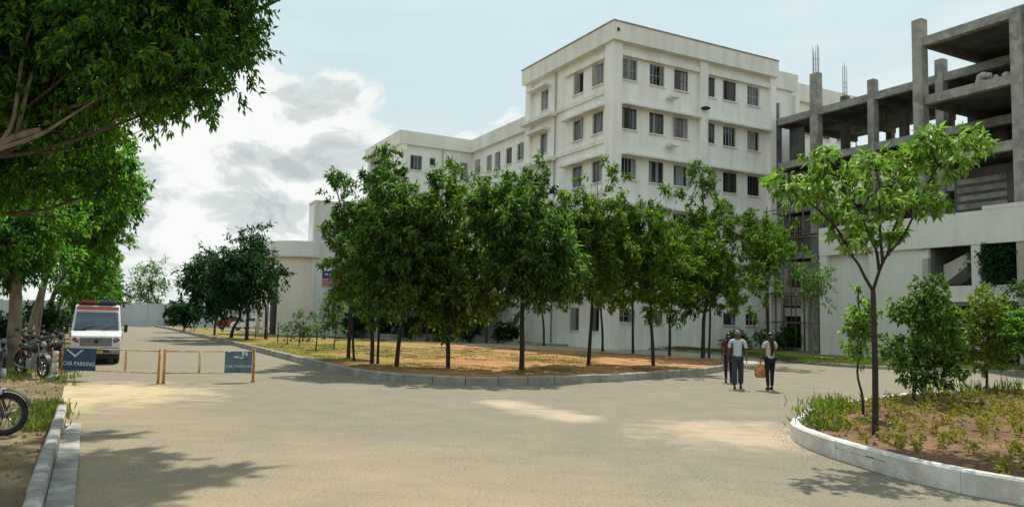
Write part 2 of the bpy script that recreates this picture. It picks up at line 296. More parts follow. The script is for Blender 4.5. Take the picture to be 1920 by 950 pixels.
# ------------------------------------------------------------------ mesh helpers
class MB:
    def __init__(s): s.v = []; s.f = []; s.sm = []
    def add(s, vs, fs, smooth=False):
        o = len(s.v); s.v += [tuple(v) for v in vs]; s.f += [tuple(i + o for i in f) for f in fs]; s.sm += [smooth] * len(fs)
    def hexa(s, p): s.add(p, [(0, 3, 2, 1), (4, 5, 6, 7), (0, 1, 5, 4), (1, 2, 6, 5), (2, 3, 7, 6), (3, 0, 4, 7)])
    def box(s, x0, x1, y0, y1, z0, z1):
        s.hexa([(x0, y0, z0), (x1, y0, z0), (x1, y1, z0), (x0, y1, z0), (x0, y0, z1), (x1, y0, z1), (x1, y1, z1), (x0, y1, z1)])
    def fbox(s, F, a0, a1, z0, z1, d0, d1):
        s.hexa([F.p(a0, z0, d0), F.p(a1, z0, d0), F.p(a1, z0, d1), F.p(a0, z0, d1), F.p(a0, z1, d0), F.p(a1, z1, d0), F.p(a1, z1, d1), F.p(a0, z1, d1)])
    def tube(s, pts, rad, n=8, cap=True):
        pts = [Vector(p) for p in pts]
        if isinstance(rad, (int, float)): rad = [rad] * len(pts)
        vs = []; fs = []; ref = None
        for i, p in enumerate(pts):
            d = (pts[min(i + 1, len(pts) - 1)] - pts[max(i - 1, 0)]).normalized()
            if ref is None: ref = Vector((1, 0, 0)) if abs(d.x) < 0.8 else Vector((0, 1, 0))
            a = d.cross(ref).normalized(); b = d.cross(a); ref = b.cross(d) if False else ref
            for k in range(n):
                th = 2 * math.pi * k / n; vs.append(p + (a * math.cos(th) + b * math.sin(th)) * rad[i])
        for i in range(len(pts) - 1):
            for k in range(n):
                k2 = (k + 1) % n; fs.append((i * n + k, i * n + k2, (i + 1) * n + k2, (i + 1) * n + k))
        if cap: fs.append(tuple(range(n))[::-1]); fs.append(tuple((len(pts) - 1) * n + k for k in range(n)))
        s.add(vs, fs, True)
    def ell(s, c, r, n=12, m=8):
        c = Vector(c); r = (r, r, r) if isinstance(r, (int, float)) else r
        vs = [(c.x, c.y, c.z + r[2])]; fs = []
        for i in range(1, m):
            ph = math.pi * i / m
            for k in range(n):
                th = 2 * math.pi * k / n; vs.append((c.x + r[0] * math.sin(ph) * math.cos(th), c.y + r[1] * math.sin(ph) * math.sin(th), c.z + r[2] * math.cos(ph)))
        vs.append((c.x, c.y, c.z - r[2])); L = len(vs) - 1
        for k in range(n): fs.append((0, 1 + k, 1 + (k + 1) % n))
        for i in range(m - 2):
            for k in range(n):
                a = 1 + i * n; fs.append((a + k, a + n + k, a + n + (k + 1) % n, a + (k + 1) % n))
        a = 1 + (m - 2) * n
        for k in range(n): fs.append((a + k, L, a + (k + 1) % n))
        s.add(vs, fs, True)
    def torus(s, c, R, r, axis='y', n=28, m=10):
        vs = []; fs = []
        for i in range(n):
            t = 2 * math.pi * i / n
            for k in range(m):
                q = 2 * math.pi * k / m; rr = R + r * math.cos(q); h = r * math.sin(q)
                if axis == 'y': vs.append((c[0] + rr * math.cos(t), c[1] + h, c[2] + rr * math.sin(t)))
                else: vs.append((c[0] + h, c[1] + rr * math.cos(t), c[2] + rr * math.sin(t)))
        for i in range(n):
            for k in range(m): fs.append((i * m + k, ((i + 1) % n) * m + k, ((i + 1) % n) * m + (k + 1) % m, i * m + (k + 1) % m))
        s.add(vs, fs, True)
    def poly(s, pts, z0, z1):
        n = len(pts); a = [(p[0], p[1], z0) for p in pts] + [(p[0], p[1], z1) for p in pts]
        s.add(a, [tuple(range(n))[::-1], tuple(range(n, 2 * n))] + [(i, (i + 1) % n, n + (i + 1) % n, n + i) for i in range(n)])
    def mesh(s, name, mat, bevel=0.0, tri=False):
        me = bpy.data.meshes.new(name); me.from_pydata(s.v, [], s.f); me.polygons.foreach_set('use_smooth', s.sm)
        bm = bmesh.new(); bm.from_mesh(me); bmesh.ops.recalc_face_normals(bm, faces=bm.faces)
        if bevel: bmesh.ops.bevel(bm, geom=[e for e in bm.edges if len(e.link_faces) == 2 and e.calc_face_angle(0) > 0.5], offset=bevel, segments=2, affect='EDGES', profile=0.6)
        bm.to_mesh(me); bm.free(); me.materials.append(mat); return me
    def build(s, name, mat, parent=None, bevel=0.0):
        return link(name, s.mesh(name, mat, bevel), parent)
def link(name, me, parent=None, loc=None):
    o = bpy.data.objects.new(name, me); COL.objects.link(o)
    if parent is not None: o.parent = parent
    if loc is not None: o.location = loc
    return o
def tag(o, label=None, cat=None, group=None, kind=None):
    if label: o['label'] = label
    if cat: o['category'] = cat
    if group: o['group'] = group
    if kind: o['kind'] = kind
    return o
def thing(name, label, cat, loc=(0, 0, 0), rz=0.0, group=None):
    o = bpy.data.objects.new(name, None); COL.objects.link(o); o.empty_display_size = 0.3
    o.location = loc; o.rotation_euler = (0, 0, rz); return tag(o, label, cat, group)
def dup(root, loc, rz, label, group=None, scale=None):
    r = root.copy(); COL.objects.link(r); r.location = loc; r.rotation_euler = (0, 0, rz); r['label'] = label
    if group: r['group'] = group
    if scale: r.scale = scale
    for ch in list(root.children):
        c = ch.copy(); COL.objects.link(c); c.parent = r
        for g in ch.children:
            d = g.copy(); COL.objects.link(d); d.parent = c
    return r
class Fac:
    """a facade: origin on the ground, direction along it, outward normal"""
    def __init__(s, o, ax, out): s.o = Vector((o[0], o[1], 0)); s.ax = Vector((ax[0], ax[1], 0)).normalized(); s.out = Vector((out[0], out[1], 0)).normalized()
    def p(s, a, z, d=0.0): q = s.o + s.ax * a + s.out * d; return (q.x, q.y, z)
    def mat(s, a, z, d=0.0):
        q = s.p(a, z, d); x = s.ax; y = s.out
        return Matrix(((x.x, y.x, 0, q[0]), (x.y, y.y, 0, q[1]), (0, 0, 1, q[2]), (0, 0, 0, 1)))
def wall_open(mb, F, a0, a1, z0, z1, ops, depth=0.22):
    xs = sorted({a0, a1} | {o[0] for o in ops} | {o[1] for o in ops}); zs = sorted({z0, z1} | {o[2] for o in ops} | {o[3] for o in ops})
    for i in range(len(xs) - 1):
        for j in range(len(zs) - 1):
            cx = (xs[i] + xs[i + 1]) / 2; cz = (zs[j] + zs[j + 1]) / 2
            if cx < a0 or cx > a1 or cz < z0 or cz > z1: continue
            if any(o[0] < cx < o[1] and o[2] < cz < o[3] for o in ops): continue
            mb.add([F.p(xs[i], zs[j]), F.p(xs[i + 1], zs[j]), F.p(xs[i + 1], zs[j + 1]), F.p(xs[i], zs[j + 1])], [(0, 1, 2, 3)])
    for o in ops:
        b, c, d, e = o[0], o[1], o[2], o[3]
        for q in ([(b, d), (c, d)], [(c, d), (c, e)], [(c, e), (b, e)], [(b, e), (b, d)]):
            mb.add([F.p(q[0][0], q[0][1]), F.p(q[1][0], q[1][1]), F.p(q[1][0], q[1][1], -depth), F.p(q[0][0], q[0][1], -depth)], [(0, 1, 2, 3)])
_wc = {}
wr = random.Random(5)
def window(F, a0, a1, z0, z1, parent, n=4, d=-0.14, bar=False, frame=None, dark=0.5):
    w = round(a1 - a0, 2); h = round(z1 - z0, 2); fm = frame or M_frame
    key = (w, h, n, bar, fm.name)
    if key not in _wc:
        mb = MB(); t = 0.07
        mb.box(0, w, -0.04, 0.04, 0, t); mb.box(0, w, -0.04, 0.04, h - t, h); mb.box(0, t, -0.04, 0.04, t, h - t); mb.box(w - t, w, -0.04, 0.04, t, h - t)
        for i in range(1, n): x = t + (w - 2 * t) * i / n; mb.box(x - 0.028, x + 0.028, -0.037, 0.037, t, h - t)
        if bar:
            mb.box(t, w - t, -0.03, 0.03, h * 0.48, h * 0.48 + 0.05)
        sl = MB(); sl.box(-0.08, w + 0.08, -0.05, 0.26, -0.09, -0.002)
        pw = (w - 2 * t) / n - 0.056
        pn = []
        for g in (M_g1, M_g2, M_g3):
            pb = MB(); pb.box(0, pw, -0.012, 0.012, t, h - t); pn.append(pb.mesh('pane', g))
        lf = MB(); lf.box(-0.02, 0.02, 0, 0.42, 0.05, h - 0.05)
        _wc[key] = (mb.mesh('window', fm), sl.mesh('sill', M_parapet), pn, pw, t, lf.mesh('shutter', fm))
    me, sl, pn, pw, t, lf = _wc[key]
    o = link('window', me); o.parent = parent; o.matrix_local = parent.matrix_basis.inverted() @ F.mat(a0, z0, d)
    s = link('sill', sl, o)
    for i in range(n):
        x = t + 0.028 + (w - 2 * t) * i / n
        r = wr.random(); g = pn[0] if r < dark else (pn[1] if r < dark + 0.28 else pn[2])
        q = link('pane', g, o); q.location = (x, wr.uniform(-0.01, 0.01), 0)
        if wr.random() < 0.10:
            k = link('shutter', lf, o); k.location = (x, 0.04, 0); k.rotation_euler = (0, 0, math.radians(wr.uniform(-35, 35)))
    return o

UD = Vector((-0.474, 0.880, 0)).normalized(); VD = Vector((0.880, 0.474, 0)).normalized()
def bpt(o, s, t): q = Vector((o[0], o[1], 0)) + VD * s + UD * t; return (q.x, q.y)

# ------------------------------------------------------------------ leaves and trees
def leaf_mesh(name, P, D, N, L, Wd, mat, fold=0.25):
    n = len(P); S = np.cross(D, N); S /= (np.linalg.norm(S, axis=1, keepdims=True) + 1e-9); N2 = np.cross(S, D)
    L = L[:, None]; Wd = Wd[:, None]
    v = np.empty((n, 4, 3)); mid = P + D * L * 0.45
    v[:, 0] = P; v[:, 1] = mid + S * Wd / 2 + N2 * Wd * fold; v[:, 2] = P + D * L - N2 * L * 0.10; v[:, 3] = mid - S * Wd / 2 + N2 * Wd * fold
    me = bpy.data.meshes.new(name); me.vertices.add(4 * n); me.loops.add(4 * n); me.polygons.add(n)
    me.vertices.foreach_set('co', v.astype(np.float32).ravel()); me.loops.foreach_set('vertex_index', np.arange(4 * n, dtype=np.int32))
    me.polygons.foreach_set('loop_start', np.arange(0, 4 * n, 4, dtype=np.int32))
    me.update(calc_edges=True); me.materials.append(mat); return me
def unit(a): return a / (np.linalg.norm(a, axis=1, keepdims=True) + 1e-9)
def sprays(rng, C, O, k, tl, ll, lw, droop=0.3, up=0.15, spread=0.9, tuft=1.0, flat=0.55):
    """k leaves along a short twig at each point C with outward direction O"""
    n = len(C); T = unit(O * 0.7 + rng.normal(0, 0.55, (n, 3)) + np.array([0, 0, up]))
    T = np.repeat(T, k, 0); B = np.repeat(C, k, 0); t = rng.uniform(0.05, 1, (n * k, 1)) ** tuft
    B = B + T * t * tl + rng.normal(0, tl * 0.10, (n * k, 3)) - np.array([0, 0, 1.0]) * (t ** 2) * tl * droop * 0.6
    D = unit(T * 0.45 + rng.normal(0, spread * 0.6, (n * k, 3)) + np.array([0, 0, -droop]))
    N = unit(rng.normal(0, flat, (n * k, 3)) + np.array([0, 0, 1.0]))
    L = rng.uniform(0.7, 1.2, n * k) * ll; Wd = L * (lw / ll) * rng.uniform(0.8, 1.15, n * k)
    return B, D, N, L, Wd
def lobes_points(rng, lobes, per, shell=0.45):
    C = []; O = []
    vol = np.array([l[3] * l[4] * l[5] for l in lobes]) ** 0.67; vol = vol / vol.sum()
    for l, w in zip(lobes, vol):
        m = max(2, int(per * w)); d = unit(rng.normal(0, 1, (m, 3))); r = rng.uniform(0, 1, (m, 1)) ** shell
        C.append(np.array(l[:3]) + d * r * np.array(l[3:6])); O.append(d)
    return np.concatenate(C), np.concatenate(O)
def limb(mb, a, b, r0, r1, rng, sag=0.12, n=6, seg=6):
    a = Vector(a); b = Vector(b); L = (b - a).length
    off = Vector(rng.normal(0, 1, 3)) * L * sag * 0.5; pts = []; rr = []
    for i in range(n + 1):
        t = i / n; p = a.lerp(b, t) + off * math.sin(math.pi * t) + Vector((0, 0, -L * 0.10 * math.sin(math.pi * t)))
        pts.append(p); rr.append(r0 + (r1 - r0) * t)
    mb.tube(pts, rr, seg, cap=False); return pts
def tree(label, base, trunk, r, lobes, clusters, k, tl, ll, lw, lmat, bmat, seed, group=None, droop=0.3, up=0.15, cat='tree', name='tree', forks=None, twigs=0.25, shell=0.45, spread=0.9, flare=1.25, tuft=1.0, flat=0.55):
    """trunk: local points; lobes: local ellipsoids carrying the foliage"""
    rng = np.random.default_rng(seed); T = thing(name, label, cat, base, 0, group)
    mb = MB(); nT = len(trunk); tr = [Vector(p) for p in trunk]
    # smooth the trunk line
    pts = []; rr = []
    for i in range(nT - 1):
        p0 = tr[max(i - 1, 0)]; p1 = tr[i]; p2 = tr[i + 1]; p3 = tr[min(i + 2, nT - 1)]
        for j in range(4):
            t = j / 4; q = 0.5 * ((2 * p1) + (-p0 + p2) * t + (2 * p0 - 5 * p1 + 4 * p2 - p3) * t * t + (-p0 + 3 * p1 - 3 * p2 + p3) * t ** 3); pts.append(q)
    pts.append(tr[-1]); m = len(pts)
    for i in range(m): t = i / (m - 1); rr.append(r * (1 - 0.62 * t) * (flare if i == 0 else 1.0) * rng.uniform(0.95, 1.05))
    mb.tube(pts, rr, 9)
    z_lo = min(l[2] - l[5] for l in lobes)
    for l in lobes:
        c = Vector(l[:3])
        if forks: st = Vector(forks[min(range(len(forks)), key=lambda q: (Vector(forks[q]) - c).length)]); i0 = m - 1
        else:
            cand = [i for i in range(m) if pts[i].z < c.z - 0.15 and i > m * 0.45] or [int(m * 0.6)]
            i0 = cand[min(len(cand) - 1, int(len(cand) * rng.uniform(0.4, 1.0)))]; st = pts[i0]
        lr = max(0.012, rr[i0] * 0.55)
        lp = limb(mb, st, c, lr, lr * 0.35, rng)
        for _ in range(int(6 * twigs * 4)):
            d = Vector(rng.normal(0, 1, 3)).normalized(); e = c + Vector((d.x * l[3], d.y * l[4], d.z * l[5])) * 0.85
            limb(mb, lp[int(rng.integers(2, len(lp)))], e, lr * 0.3, 0.004, rng, n=3, seg=4)
    mb.build('trunk', bmat, T)
    C, O = lobes_points(rng, lobes, clusters, shell)
    B, D, N, L, Wd = sprays(rng, C, O, k, tl, ll, lw, droop, up, spread, tuft, flat)
    link('crown', leaf_mesh('crown', B, D, N, L, Wd, lmat), T)
    return T
def crown_px(rng, base, x0, x1, yt, yb, n, size=0.24, depth=1.0, sprig=2):
    """random lobes that fill the space a crown takes between photo columns x0..x1 and rows yt..yb at the tree's distance"""
    Y = base[1]; a = up_at(x0, yb, Y); b = up_at(x1, yt, Y); c = (a + b) / 2; hx = abs(b.x - a.x) / 2; hz = abs(b.z - a.z) / 2
    out = []
    for i in range(n):
        for _ in range(30):
            q = rng.uniform(-1, 1, 3)
            if q[0] ** 2 + q[1] ** 2 + q[2] ** 2 < 1: break
        s = size * rng.uniform(0.7, 1.25) * (hx + hz)
        out.append((c.x - base[0] + q[0] * hx * 0.78, q[1] * hx * depth * 0.78, c.z - base[2] + q[2] * hz * 0.78, s, s, s * rng.uniform(0.55, 0.8)))
    for i in range(sprig):
        x = rng.uniform(-0.6, 0.6) * hx; s = size * 0.5 * (hx + hz)
        out.append((c.x - base[0] + x, rng.uniform(-0.3, 0.3) * hx, c.z - base[2] + hz * rng.uniform(0.80, 0.98), s * 0.7, s * 0.7, s))
    return out, Vector((c.x - base[0], 0, c.z - base[2])), hx, hz

def std_tree(label, px, py, zb, x0, x1, yt, yb, seed, n=11, clusters=330, k=22, r=0.085, leaf=(0.17, 0.05), lmat=None, bmat=None, group=None, tl=0.55, lean=0.0, droop=0.45, size=0.24, cat='tree', depth=1.0, sprig=2, spread=0.8, twigs=0.25, name='tree', tuft=1.0, flat=0.55, shell=0.45, up=0.15):
    rng = np.random.default_rng(seed); b = at(px, py, zb); base = (b.x, b.y, b.z)
    lobes, c, hx, hz = crown_px(rng, base, x0, x1, yt, yb, n, size, depth, sprig)
    zc = c.z; tr = [(0, 0, -0.1), (lean * 0.25, 0, zc * 0.2), (lean + rng.uniform(-.08, .08), rng.uniform(-.1, .1), zc * 0.5), (c.x * 0.6 + lean * 0.4, 0, zc * 0.85), (c.x, 0, zc + hz * 0.45)]
    return tree(label, base, tr, r, lobes, clusters, k, tl, leaf[0], leaf[1], lmat or L_mid, bmat or M_bark_d, seed, group, droop=droop, cat=cat, spread=spread, twigs=twigs, name=name, tuft=tuft, flat=flat, shell=shell, up=up)

# ------------------------------------------------------------------ the setting: ground, road, islands
def sheet(name, pts, z, mat, kind='structure'):
    mb = MB(); n = len(pts); mb.add([(p[0], p[1], p[2] if len(p) > 2 else z) for p in pts], [tuple(range(n))])
    o = mb.build(name, mat)
    bm = bmesh.new(); bm.from_mesh(o.data); bmesh.ops.triangulate(bm, faces=bm.faces); bm.to_mesh(o.data); bm.free()
    return tag(o, kind=kind)
sheet('ground', [(-1500, -1500), (1500, -1500), (1500, 1500), (-1500, 1500)], -0.012, G_verge)
# the carriageway: left edge runs along the verge kerb
eL = lambda y: -4.0 - (y - 7.4) * 0.474 / 0.880
sheet('road', [(eL(-14), -14), (70, -14), (70, 93), (eL(93) + 3, 93), (eL(93), 90)], 0.0, G_road)
def resample(pts, step):
    P = [Vector((p[0], p[1], 0)) for p in pts]; out = [P[0]]; acc = 0
    for a, b in zip(P, P[1:]):
        L = (b - a).length; d = step - acc
        while d <= L: out.append(a.lerp(b, d / L)); d += step
        acc = L - (d - step)
    return out
def catmull(pts, k=6, closed=False):
    P = [Vector((p[0], p[1], 0)) for p in pts]; n = len(P); out = []
    rng_ = range(n if closed else n - 1)
    for i in rng_:
        g = (lambda j: P[j % n]) if closed else (lambda j: P[min(max(j, 0), n - 1)])
        p0, p1, p2, p3 = g(i - 1), g(i), g(i + 1), g(i + 2)
        for j in range(k):
            t = j / k; out.append(0.5 * ((2 * p1) + (-p0 + p2) * t + (2 * p0 - 5 * p1 + 4 * p2 - p3) * t * t + (-p0 + 3 * p1 - 3 * p2 + p3) * t ** 3))
    if not closed: out.append(P[-1])
    return out
def kerb(label_name, line, width, h, mat, step, jit=0.008, gap=0.012, side=1, seed=1, sub=4):
    """row of kerb stones along a line; the road face lies on the line, the stone extends to `side`"""
    rnd = random.Random(seed); root = bpy.data.objects.new(label_name, None); COL.objects.link(root); root['kind'] = 'structure'
    pts = resample(line, step / sub); c = 0
    for i in range(0, len(pts) - sub, sub):
        seg = pts[i:i + sub + 1]
        nrm = []
        for j, p in enumerate(seg):
            jj = i + j; d = (pts[min(jj + 1, len(pts) - 1)] - pts[max(jj - 1, 0)]).normalized(); nrm.append(Vector((-d.y, d.x, 0)) * side)
        d0 = (seg[1] - seg[0]).normalized() * gap; d1 = (seg[-1] - seg[-2]).normalized() * gap
        seg = [seg[0] + d0] + seg[1:-1] + [seg[-1] - d1]
        dz = rnd.uniform(-jit, jit); ds = rnd.uniform(-jit, jit); vs = []; hh = h + dz; bv = 0.025
        prof = [(0, -0.1), (0, hh - bv), (bv, hh), (width - bv, hh), (width, hh - bv), (width, -0.1)]
        for p, q in zip(seg, nrm):
            for (o, z) in prof: r = p + q * (o + ds); vs.append((r.x, r.y, z + rnd.uniform(-.003, .003)))
        m = len(prof); fs = [tuple(range(m))[::-1], tuple((len(seg) - 1) * m + k for k in range(m))]
        for a in range(len(seg) - 1):
            for k in range(m - 1): fs.append((a * m + k, a * m + k + 1, (a + 1) * m + k + 1, (a + 1) * m + k))
        mb = MB(); mb.add(vs, fs); mb.build('kerb_stone', mat, root); c += 1
    return root
def soil_top(name, outline, z, mat, amp=0.05, res=0.5, seed=3, zfun=None):
    """bumpy raised ground filling an outline"""
    P = [(p[0], p[1]) for p in outline]; bm = bmesh.new(); vs = [bm.verts.new((x, y, z)) for x, y in P]; bm.faces.new(vs)
    bmesh.ops.triangulate(bm, faces=bm.faces)
    x0, x1 = min(p[0] for p in P), max(p[0] for p in P); y0, y1 = min(p[1] for p in P), max(p[1] for p in P)
    x = x0 + res
    while x < x1: bmesh.ops.bisect_plane(bm, geom=bm.verts[:] + bm.edges[:] + bm.faces[:], plane_co=(x, 0, 0), plane_no=(1, 0, 0)); x += res
    y = y0 + res
    while y < y1: bmesh.ops.bisect_plane(bm, geom=bm.verts[:] + bm.edges[:] + bm.faces[:], plane_co=(0, y, 0), plane_no=(0, 1, 0)); y += res
    bmesh.ops.remove_doubles(bm, verts=bm.verts, dist=0.001)
    from mathutils import noise
    for v in bm.verts:
        e = 1.0 if not v.is_boundary else 0.0
        v.co.z += e * (amp * noise.noise(Vector((v.co.x * 0.9, v.co.y * 0.9, seed))) + amp * 0.6 * noise.noise(Vector((v.co.x * 3, v.co.y * 3, seed))) + amp * 0.4) + (zfun(v.co.x, v.co.y) if zfun else 0)
    me = bpy.data.meshes.new(name); bmesh.ops.recalc_face_normals(bm, faces=bm.faces); bm.to_mesh(me); bm.free()
    me.polygons.foreach_set('use_smooth', [True] * len(me.polygons)); me.materials.append(mat)
    return tag(link(name, me), kind='structure')

# middle island
front = [(-42, 92), (-34.8, 79.9), (-18.6, 50.0), (-11.8, 37.2), (-6.7, 27.6), (-5.0, 24.6), (-3.3, 22.7), (-1.2, 22.0), (1.0, 22.9), (4.3, 25.7), (7.7, 30.0), (9.9, 34.6), (10.5, 37.4), (9.6, 38.9)]
back = [(9.6, 38.9), (7.1, 42.4), (1.4, 46.3), (-3.6, 49.2), (-9.4, 53.7), (-19.7, 63.2), (-31, 78), (-40, 92)]
fl = catmull(front); bl = catmull(back)
kerb('island_kerb', fl, 0.16, 0.24, M_kerb, 0.95, seed=2, side=1)
kerb('island_back_kerb', bl, 0.14, 0.20, M_kerb, 1.2, seed=3, side=1)
soil_top('island_ground', [(p.x, p.y) for p in fl[:-1]] + [(p.x, p.y) for p in bl[:-1]], 0.16, G_isl, 0.05, 0.8)
# ground on which the buildings stand
lawn_line = [at(560, 629, .1), at(800, 636, .1), at(1000, 644, .1), at(1200, 652, .1), at(1350, 662, .1), at(1445, 671, .1), at(1540, 681, .1), at(1700, 690, .1), at(1920, 697, .1), (40, 35.5, 0), (70, 30, 0)]
ll_ = catmull(lawn_line)
kerb('far_kerb', ll_, 0.15, 0.16, M_kerb, 1.4, seed=5, side=1)
rise = lambda x, y: min(0.42, max(0, 0.42 * (0.474 * 0 + (y - 36 - max(0, (16 - x)) * 0.55) / 9.0)))
soil_top('building_ground', [(p.x, p.y) for p in ll_] + [(70, 110), (-24, 110)], 0.10, G_lawn, 0.03, 2.0, zfun=None)
sheet('drive', [(-23, 66.5, ), (-9.4, 53.0), (-3.6, 48.6), (1.4, 45.8), (7.5, 41.2), (11.2, 38), (14.5, 41), (15.5, 44.0), (14.5, 51.5), (1.8, 60.5), (-9, 68), (-20, 76)], 0.004, G_path)
# verge kerb in the left foreground with its flat channel
vk = [(eL(-3) - 0.30, -3), (eL(14.4) - 0.30, 14.4)]
kerb('verge_kerb', [Vector((a, b, 0)) for a, b in vk], 0.14, 0.20, M_kerb_v, 0.9, seed=6, side=1)
ch = MB(); nrmv = Vector((0.88, 0.474, 0)); a = Vector((eL(-3) - .29, -3, 0)); b = Vector((eL(12.6) - .29, 12.6, 0))
ch.hexa([(q.x, q.y, z) for z in (-0.02, 0.03) for q in (a, a + nrmv * .24, b + nrmv * .24, b)])
tag(ch.build('gutter', M_kerb_v), kind='structure')
# foreground planting island on the right
rk = [(11.5, 3.0), (7.9, 5.9), (5.75, 8.35), (5.05, 9.5), (4.75, 10.7), (4.62, 11.9), (4.72, 13.1), (5.25, 14.3), (6.3, 15.9), (8.9, 18.8), (10.9, 20.4), (13.4, 22.0), (16.5, 23.6), (22, 25.5), (34, 27)]
rl = catmull(rk, 8)
kerb('bed_kerb', rl, 0.17, 0.27, M_kerb_w, 1.1, seed=8, side=-1, jit=0.004, gap=0.003)
soil_top('bed_ground', [(p.x, p.y) for p in rl] + [(34, 3)], 0.16, G_bed, 0.07, 0.32, seed=9)
# ------------------------------------------------------------------ white main building
TC = (7.0, 53.8); G0 = -0.1
main = thing('hospital_building', 'tall white six storey block with flat overhanging roof band behind the trees', 'building', (TC[0], TC[1], 0))
def bpart(name, mb, mat, root):
    o = mb.build(name, mat); o.parent = root; o.matrix_parent_inverse = root.matrix_basis.inverted(); return o
FR = Fac(TC, VD, -UD); FS = Fac(TC, UD, -VD)
rows = [20.0, 16.4, 12.8, 9.2, 5.6]
rightw = [(0.63, 1.98), (3.11, 4.46), (5.40, 6.75), (8.62, 9.42), (10.26, 11.6), (12.8, 14.1)]
leftw = [(1.40, 2.75), (4.05, 5.4), (9.2, 10.4)]
TL, TSd = 15.5, 12.4
mb = MB(); opsR = []
for i, z in enumerate(rows):
    for a, b in rightw: opsR.append((a, b, z - 0.78, z + 0.78, 3 if b - a < 1 else 4))
for a, b in ((0.6, 2.0), (3.1, 4.5), (10.3, 11.6), (12.6, 13.9)): opsR.append((a, b, 1.9, 2.8, 3))
wall_open(mb, FR, 0, TL, G0, 22.9, opsR)
opsL = []
for i, z in enumerate(rows):
    for a, b in leftw: opsL.append((a, b, z - 0.85 if a < 9 else z - 0.95, z + 0.78, 3 if a < 4 else 2))
for a, b in ((1.5, 2.7), (4.1, 5.3)): opsL.append((a, b, 1.2, 2.9, 2))
wall_open(mb, FS, 0, TSd, G0, 22.9, opsL)
# far sides and roof of the tower
FE = Fac(bpt(TC, TL, 0), UD, VD); wall_open(mb, FE, 0, TSd, G0, 22.9, [])
FB = Fac(bpt(TC, 0, TSd), VD, UD); wall_open(mb, FB, 0, TL, G0, 22.9, [])
bpart('wall', mb, M_white, main)
mb = MB(); mb.fbox(FR, -0.35, TL + 0.1, 22.2, 22.35, -TSd - .3, 0.35); bpart('roof', mb, M_parapet, main)
# projecting roof band
mb = MB()
mb.fbox(FR, -0.58, TL + .12, 21.75, 23.05, 0.40, 0.62); mb.fbox(FS, -0.40, TSd + .3, 21.752, 23.052, 0.36, 0.58)
mb.fbox(FR, -0.36, TL + .1, 21.74, 21.9, 0.002, 0.398); mb.fbox(FS, 0.0, TSd + .28, 21.741, 21.9, 0.002, 0.36)
bpart('parapet', mb, M_parapet, main)
mb = MB(); mb.fbox(FR, -0.62, TL + .12, 23.05, 23.14, 0.34, 0.68); mb.fbox(FS, -0.34, TSd + .34, 23.053, 23.143, 0.34, 0.64); bpart('coping', mb, M_kerb, main)
for (F, a0, a1) in ((FR, -0.36, 0.42), (FR, 7.68, 8.45), (FR, 15.0, 15.62)):
    mb = MB(); mb.fbox(F, a0, a1, G0, 21.74, 0.003, 0.33); bpart('pilaster', mb, M_white, main)
for (F, a0, a1) in ((FS, -0.30, 0.75), (FS, 11.7, 12.45)):
    mb = MB(); mb.fbox(F, a0, a1, G0, 21.738, 0.004, 0.34 if a0 < 0 else .3); bpart('pilaster', mb, M_white, main)
for i, z in enumerate(rows):
    top = z + 0.80; dd = 0.62 if i else 0.30
    for a0, a1 in ((0.43, 7.66), (8.47, 14.98)):
        mb = MB(); mb.fbox(FR, a0, a1, top + 0.06, top + (0.20 if i else 0.42), 0.003, dd); bpart('window_hood', mb, M_parapet, main)
    mb = MB(); mb.fbox(FS, 0.77, 6.4, top + 0.05, top + (0.21 if i else 0.40), 0.003, dd); bpart('window_hood', mb, M_parapet, main)
    mb = MB(); mb.fbox(FS, 8.8, 11.68, top + 0.05, top + 0.23, 0.003, 0.7); bpart('window_hood', mb, M_parapet, main)
    if i in (0, 1, 2, 3):
        mb = MB(); mb.fbox(FS, 0.77, 7.7, z - 1.72, z - 1.42, 0.004, 0.16); mb.fbox(FS, 7.7, 12.6, z - 1.86, z - 1.58, 0.004, 0.75); bpart('floor_band', mb, M_parapet, main)
        mb = MB(); mb.fbox(FR, 4.55, 5.35, z - 1.62, z - 1.54, 0.005, 0.75); mb.fbox(FR, 4.7, 5.2, z - 1.52, z - 1.36, 0.05, 0.6); bpart('equipment_ledge', mb, M_parapet, main)
# rain pipes and drain spout
for (F, a) in ((FR, 15.75), (FS, 7.9)):
    mb = MB(); mb.tube([F.p(a, 21.6, 0.1 if F is FS else -0.2), F.p(a, 0.2, 0.1 if F is FS else -0.2)], 0.055, 6); bpart('rain_pipe', mb, M_frame, main)
mb = MB(); mb.fbox(FR, -.30, -.10, 22.35, 22.6, 0.6, 0.66); bpart('drain_spout', mb, M_dark, main)
mb = MB(); mb.fbox(FR, 7.75, 8.25, 18.0, 18.16, 0.34, 0.75); bpart('light_bracket', mb, M_dark, main)
for o in opsR: window(FR, o[0], o[1], o[2], o[3], main, n=o[4], bar=(o[2] > 18.5 or o[2] < 3), frame=M_dframe if wr.random() < .5 else M_frame, dark=0.62)
for o in opsL: window(FS, o[0], o[1], o[2], o[3], main, n=o[4], frame=M_frame, dark=0.45)

